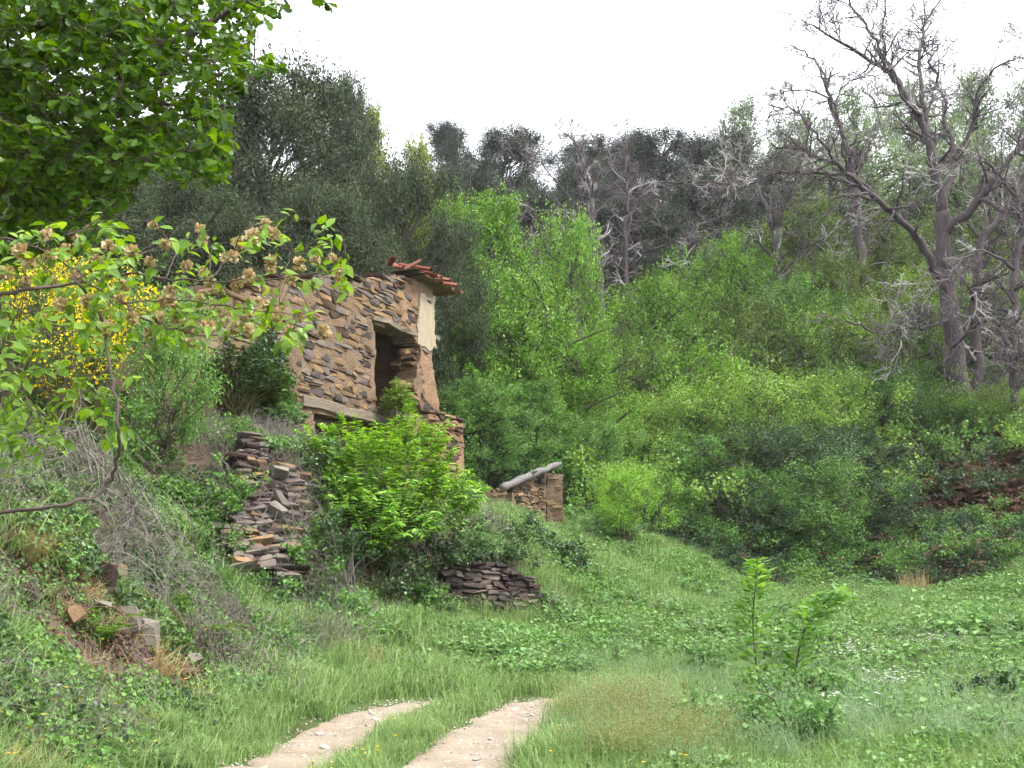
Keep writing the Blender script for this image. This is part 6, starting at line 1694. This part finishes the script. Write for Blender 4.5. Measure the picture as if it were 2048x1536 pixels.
seeds = [(302, 452), (395, 462), (405, 478), (480, 488), (528, 452), (510, 470), (542, 462), (330, 487), (265, 505), (300, 520), (375, 535), (415, 545), (450, 515), (472, 510), (500, 550), (550, 542), (545, 525), (595, 535),
         (635, 522), (660, 518), (682, 550), (425, 562), (470, 572), (522, 567), (580, 562), (345, 580), (335, 600), (395, 605), (430, 612), (475, 608), (520, 612), (565, 622), (600, 628), (350, 640), (410, 652), (440, 630),
         (490, 637), (555, 632), (640, 664), (310, 640), (380, 650), (300, 670), (240, 600), (62, 520), (100, 512), (165, 482), (150, 545), (205, 562), (50, 560), (105, 560), (180, 600), (120, 610), (90, 470), (40, 500), (215, 490),
         (85, 640), (160, 660), (215, 655), (270, 640), (500, 660), (460, 655), (390, 690), (340, 610), (255, 570), (20, 540), (130, 500), (190, 520)]
EP, EA, EN = [], [], []
tw = Batch()
def to_branch(c, r=.0011):
    i = int(np.argmin(((eall - c) ** 2).sum(1))); s0 = eall[i]
    pl = smooth_poly([s0, (s0 + c) / 2 + np.array([0, 0, .012]) + erng.normal(size=3) * .008, c], 4); tube(tw, pl, np.linspace(r * 1.3, r * .7, len(pl)), 3, erng.random(), cap=False)
    return unit(c - s0 + 1e-6), pl
def fan(c, ax, n, size):
    for j in range(n):
        a = erng.random() * 6.283
        dr = unit(ax * .6 + np.array([math.cos(a), math.sin(a) * .7, -.45 + .35 * erng.normal()]))
        EP.append(c + erng.normal(size=3) * .012); EA.append(dr); EN.append(np.array([.15, -.45, .9]) + erng.normal(size=3) * .35)
for (px, py) in seeds:
    for k in range(1 if px > 230 else 1):
        c = P(px + erng.normal() * 4, py + erng.normal() * 4, erng.uniform(2.95, 3.35)); ax, pl = to_branch(c)
        o = link('seed_cluster', SAM[int(erng.integers(4))], elm); s = erng.uniform(.7, 1.1)
        o.matrix_local = Matrix.Translation(c) @ Matrix.Rotation(erng.random() * 6.28, 4, 'Z') @ Matrix.Scale(s, 4)
        fan(c + np.array([.02, 0, .0]), ax, int(erng.integers(2, 5)), .06)
for reg, n, k in (([(490, 425), (690, 430), (740, 560), (680, 600), (560, 560), (480, 500)], 20, 3), ([(280, 435), (330, 440), (450, 480), (420, 540), (330, 560), (270, 500)], 10, 3), ([(300, 590), (620, 610), (660, 680), (560, 720), (420, 680), (300, 690)], 34, 4),
                 ([(-40, 430), (230, 430), (280, 520), (260, 640), (-40, 660)], 70, 4), ([(-40, 640), (260, 650), (250, 760), (170, 860), (60, 920), (-40, 960)], 85, 4), ([(200, 760), (300, 700), (260, 860), (210, 940)], 8, 3)):
    for (px, py) in sample_poly(reg, n, erng):
        c = P(px, py, erng.uniform(2.95, 3.7)); ax, pl = to_branch(c); fan(c, ax, k + int(erng.integers(0, 3)), .06)
tag(link('twigs', tw.mesh('twigs', M['twig'], True), elm), kind='stuff')
put_leaves(elm, EP, EA, EN, .043 * erng.uniform(.55, 1.25, len(EP)), TPL_ELM, 'elm', erng)

# ---- two-stemmed sapling in the meadow and weeds round it
prng = np.random.default_rng(931)
sg = G(1550, 1420)
D_ = sg[1]
sap = thing('sapling', 'tall young two-stemmed sapling with long fresh leaves in the meadow', 'sapling')
SP, SA, SN = [], [], []
for pl in ([(1530, 1440), (1514, 1340), (1506, 1250), (1510, 1180), (1516, 1128)], [(1556, 1440), (1585, 1370), (1598, 1300), (1618, 1240), (1655, 1200), (1680, 1185)], [(1545, 1440), (1580, 1400), (1640, 1380), (1700, 1378)], [(1535, 1440), (1480, 1400), (1450, 1390)]):
    pts = [P(x, y, D_ + .05 * i * (-1) ** i) for i, (x, y) in enumerate(pl)]; pts[0][2] = hz(pts[0][0], pts[0][1]) - .05
    c = smooth_poly(pts, 6); b_ = Batch(); tube(b_, c, np.linspace(.014, .004, len(c)), 6); link('stem', b_.mesh('stem', M['twig'], True), sap)
    for i in range(3, len(c)):
        tg = unit(c[i] - c[i - 1])
        for j in range(16 if pl[0][0] in (1530, 1556) else 7):
            a = prng.random() * 6.283; ln = .10 + .05 * (1 - i / len(c))
            o_ = np.array([math.cos(a), math.sin(a), 0]); st = c[i] + o_ * prng.uniform(.0, .26) * (1.25 - i / len(c)) + ZU * prng.normal() * .03
            SP.append(st); SA.append(o_ * .9 + tg * .55 + ZU * (.15 - .3 * prng.random())); SN.append(ZU + prng.normal(size=3) * .35 - o_ * .2)
put_leaves(sap, SP, SA, SN, .14 * prng.uniform(.65, 1.15, len(SP)), TPL_LANCE, 'sapling', prng)
def herb(px, py, h, n, label, seed, leaf='weed', name='tall_weed', size=.05):
    p = G(px, py); rng = np.random.default_rng(seed); w = Batch(); PP, AA, NN = [], [], []
    for k in range(n):
        e = np.array([rng.normal() * .12, rng.normal() * .12, h * rng.uniform(.7, 1)])
        c = smooth_poly([np.array([rng.normal() * .05, rng.normal() * .05, -.03]), e * np.array([.4, .4, .5]), e], 5); tube(w, c, np.linspace(.006, .002, len(c)), 4, cap=False)
        for i in range(2, len(c)):
            for j in range(4):
                a = rng.random() * 6.283; PP.append(c[i]); AA.append(np.array([math.cos(a), math.sin(a), .3])); NN.append(ZU + rng.normal(size=3) * .3)
    v, q, l = leaves(np.array(PP), np.array(AA), np.array(NN), size * rng.uniform(.6, 1.3, len(PP)), TPL_LANCE, rng)
    t = thing(name, label, 'weed', tuple(p), 'tall weeds round the sapling')
    tag(link('stem', w.mesh('stem', M['stem_green'], True), t), kind='stuff'); tag(link('foliage', make_mesh('foliage', v, [q], M[leaf], l), t), kind='stuff')
herb(1608, 1240, 1.25, 4, 'tall flowering weed spike left of the gully', 941)
herb(1660, 1240, 1.15, 3, 'tall flowering weed spike in the middle before the gully', 942)
herb(1710, 1235, 1.1, 3, 'tall flowering weed spike right of the gully', 943)
for i, (px, py, r_, n_, lab) in enumerate(((1560, 1440, (.35, .35, .2), 700, 'leafy weeds round the foot of the sapling'), (1640, 1425, (.35, .3, .18), 600, 'leafy weed patch right of the sapling foot'), (1500, 1500, (.45, .4, .2), 900, 'leafy bramble patch below the sapling'),
                                       (1400, 1360, (.3, .3, .2), 500, 'dark leafy clump left of the sapling'), (1610, 1510, (.3, .3, .16), 500, 'leafy patch at the bottom right of the sapling'))):
    p = G(px, py)
    mound('leafy_weed', lab, 'weed', px, py - 45, p[1], np.array(r_) * np.array([1.2, 1.2, 1.4]), int(n_ * 1.7), 'weed', .055, 950 + i, 'stem_green', group='weed clumps in the meadow')

# ---- stones lying on the track
trk = np.random.default_rng(961)
M['pebble'] = rough_mat('track_pebble', [(.26, .22, .18), (.38, .34, .29), (.50, .46, .41)], 9, .9, .3, 60, .004, .6)
STONE_M = [make_mesh('track_stone', v * np.array([1, .8, .45]), [t], M['pebble']) for v, t in ROCK]
ORD = ['nearest', 'second', 'third', 'fourth', 'fifth', 'sixth', 'seventh', 'eighth', 'ninth', 'farthest']
for nm, pl in (('left rut', RUTL), ('right rut', RUTR)):
    c = smooth_poly(np.c_[pl[1:], np.zeros(len(pl) - 1)], 10)[:, :2]
    c = c[c[:, 1] > 7.9]
    for k in range(10):
        i = min(int((k + .2 + .6 * trk.random()) / 10.5 * len(c)), len(c) - 1)
        x, y = c[i][0] + trk.normal() * .2, c[i][1]
        s = trk.uniform(.05, .10)
        o = link('track_stone', STONE_M[int(trk.integers(8))], None, (x, y, hz(x, y) + .03)); o.scale = (s * 1.3, s, s); o.rotation_euler = (trk.normal() * .15, trk.normal() * .15, trk.random() * 6.28)
        lab = 'small pale loose stone lying %s from the camera on the %s' % (ORD[k], nm)
        tag(o, lab, 'stone', 'loose stones on the %s' % nm)
for (px, py, w, lab) in ((618, 1474, 16, 'pale lump of stone on the far edge of the left rut'), (1090, 1478, 15, 'pale stone at the bottom of the grassy strip'), (690, 1450, 14, 'flat stone on the far edge of the left rut, towards its bend')):
    p = G(px, py); s = w * p[1] / F_PX
    o = link('track_stone', STONE_M[px % 8], None, p + np.array([0, 0, .02])); o.scale = (s * 1.2, s, s * 1.1); tag(o, lab, 'stone', 'edge stones of the track')
gx_, gy_ = [], []
for pl, w in ((RUTL, .30), (RUTR, .36)):
    c = smooth_poly(np.c_[pl[1:], np.zeros(len(pl) - 1)], 30)[:, :2]
    i = trk.integers(len(c), size=1400); gx_.append(c[i, 0] + trk.normal(size=1400) * w * .7); gy_.append(c[i, 1] + trk.normal(size=1400) * .1)
gx_, gy_ = np.concatenate(gx_), np.concatenate(gy_)
M['pebble'] = rough_mat('track_pebble', [(.26, .22, .18), (.38, .34, .29), (.50, .46, .41)], 9, .9, .3, 60, .004, .6)
GRV = [make_mesh('pebble_%d' % k, ROCK[k][0] * np.array([1, .9, .6]), [ROCK[k][1]], M['pebble']) for k in range(4)]
lay('gravel', gx_, gy_, GRV, 'fine pale gravel and chips on the track', 'gravel', trk.uniform(.008, .032, len(gx_)), .2, .02)

# ------------------------------------------------------------------ thin spring haze over the whole place
hv = [(x, y, z) for x in (-420, 420) for y in (-320, 420) for z in (-30.0, 62.0)]
hm, N, L = mat_base('haze_air')
_o = N.new('ShaderNodeOutputMaterial'); _v = N.new('ShaderNodeVolumePrincipled')
_v.inputs['Color'].default_value = (.90, .91, .97, 1); _v.inputs['Density'].default_value = .00035; _v.inputs['Anisotropy'].default_value = .2
L.new(_v.outputs[0], _o.inputs['Volume'])
hme = make_mesh('haze', np.array(hv), [[(0, 1, 3, 2), (4, 6, 7, 5), (0, 4, 5, 1), (2, 3, 7, 6), (0, 2, 6, 4), (1, 5, 7, 3)]], hm)
tag(link('haze', hme), 'thin pale haze in the valley air', kind='stuff')
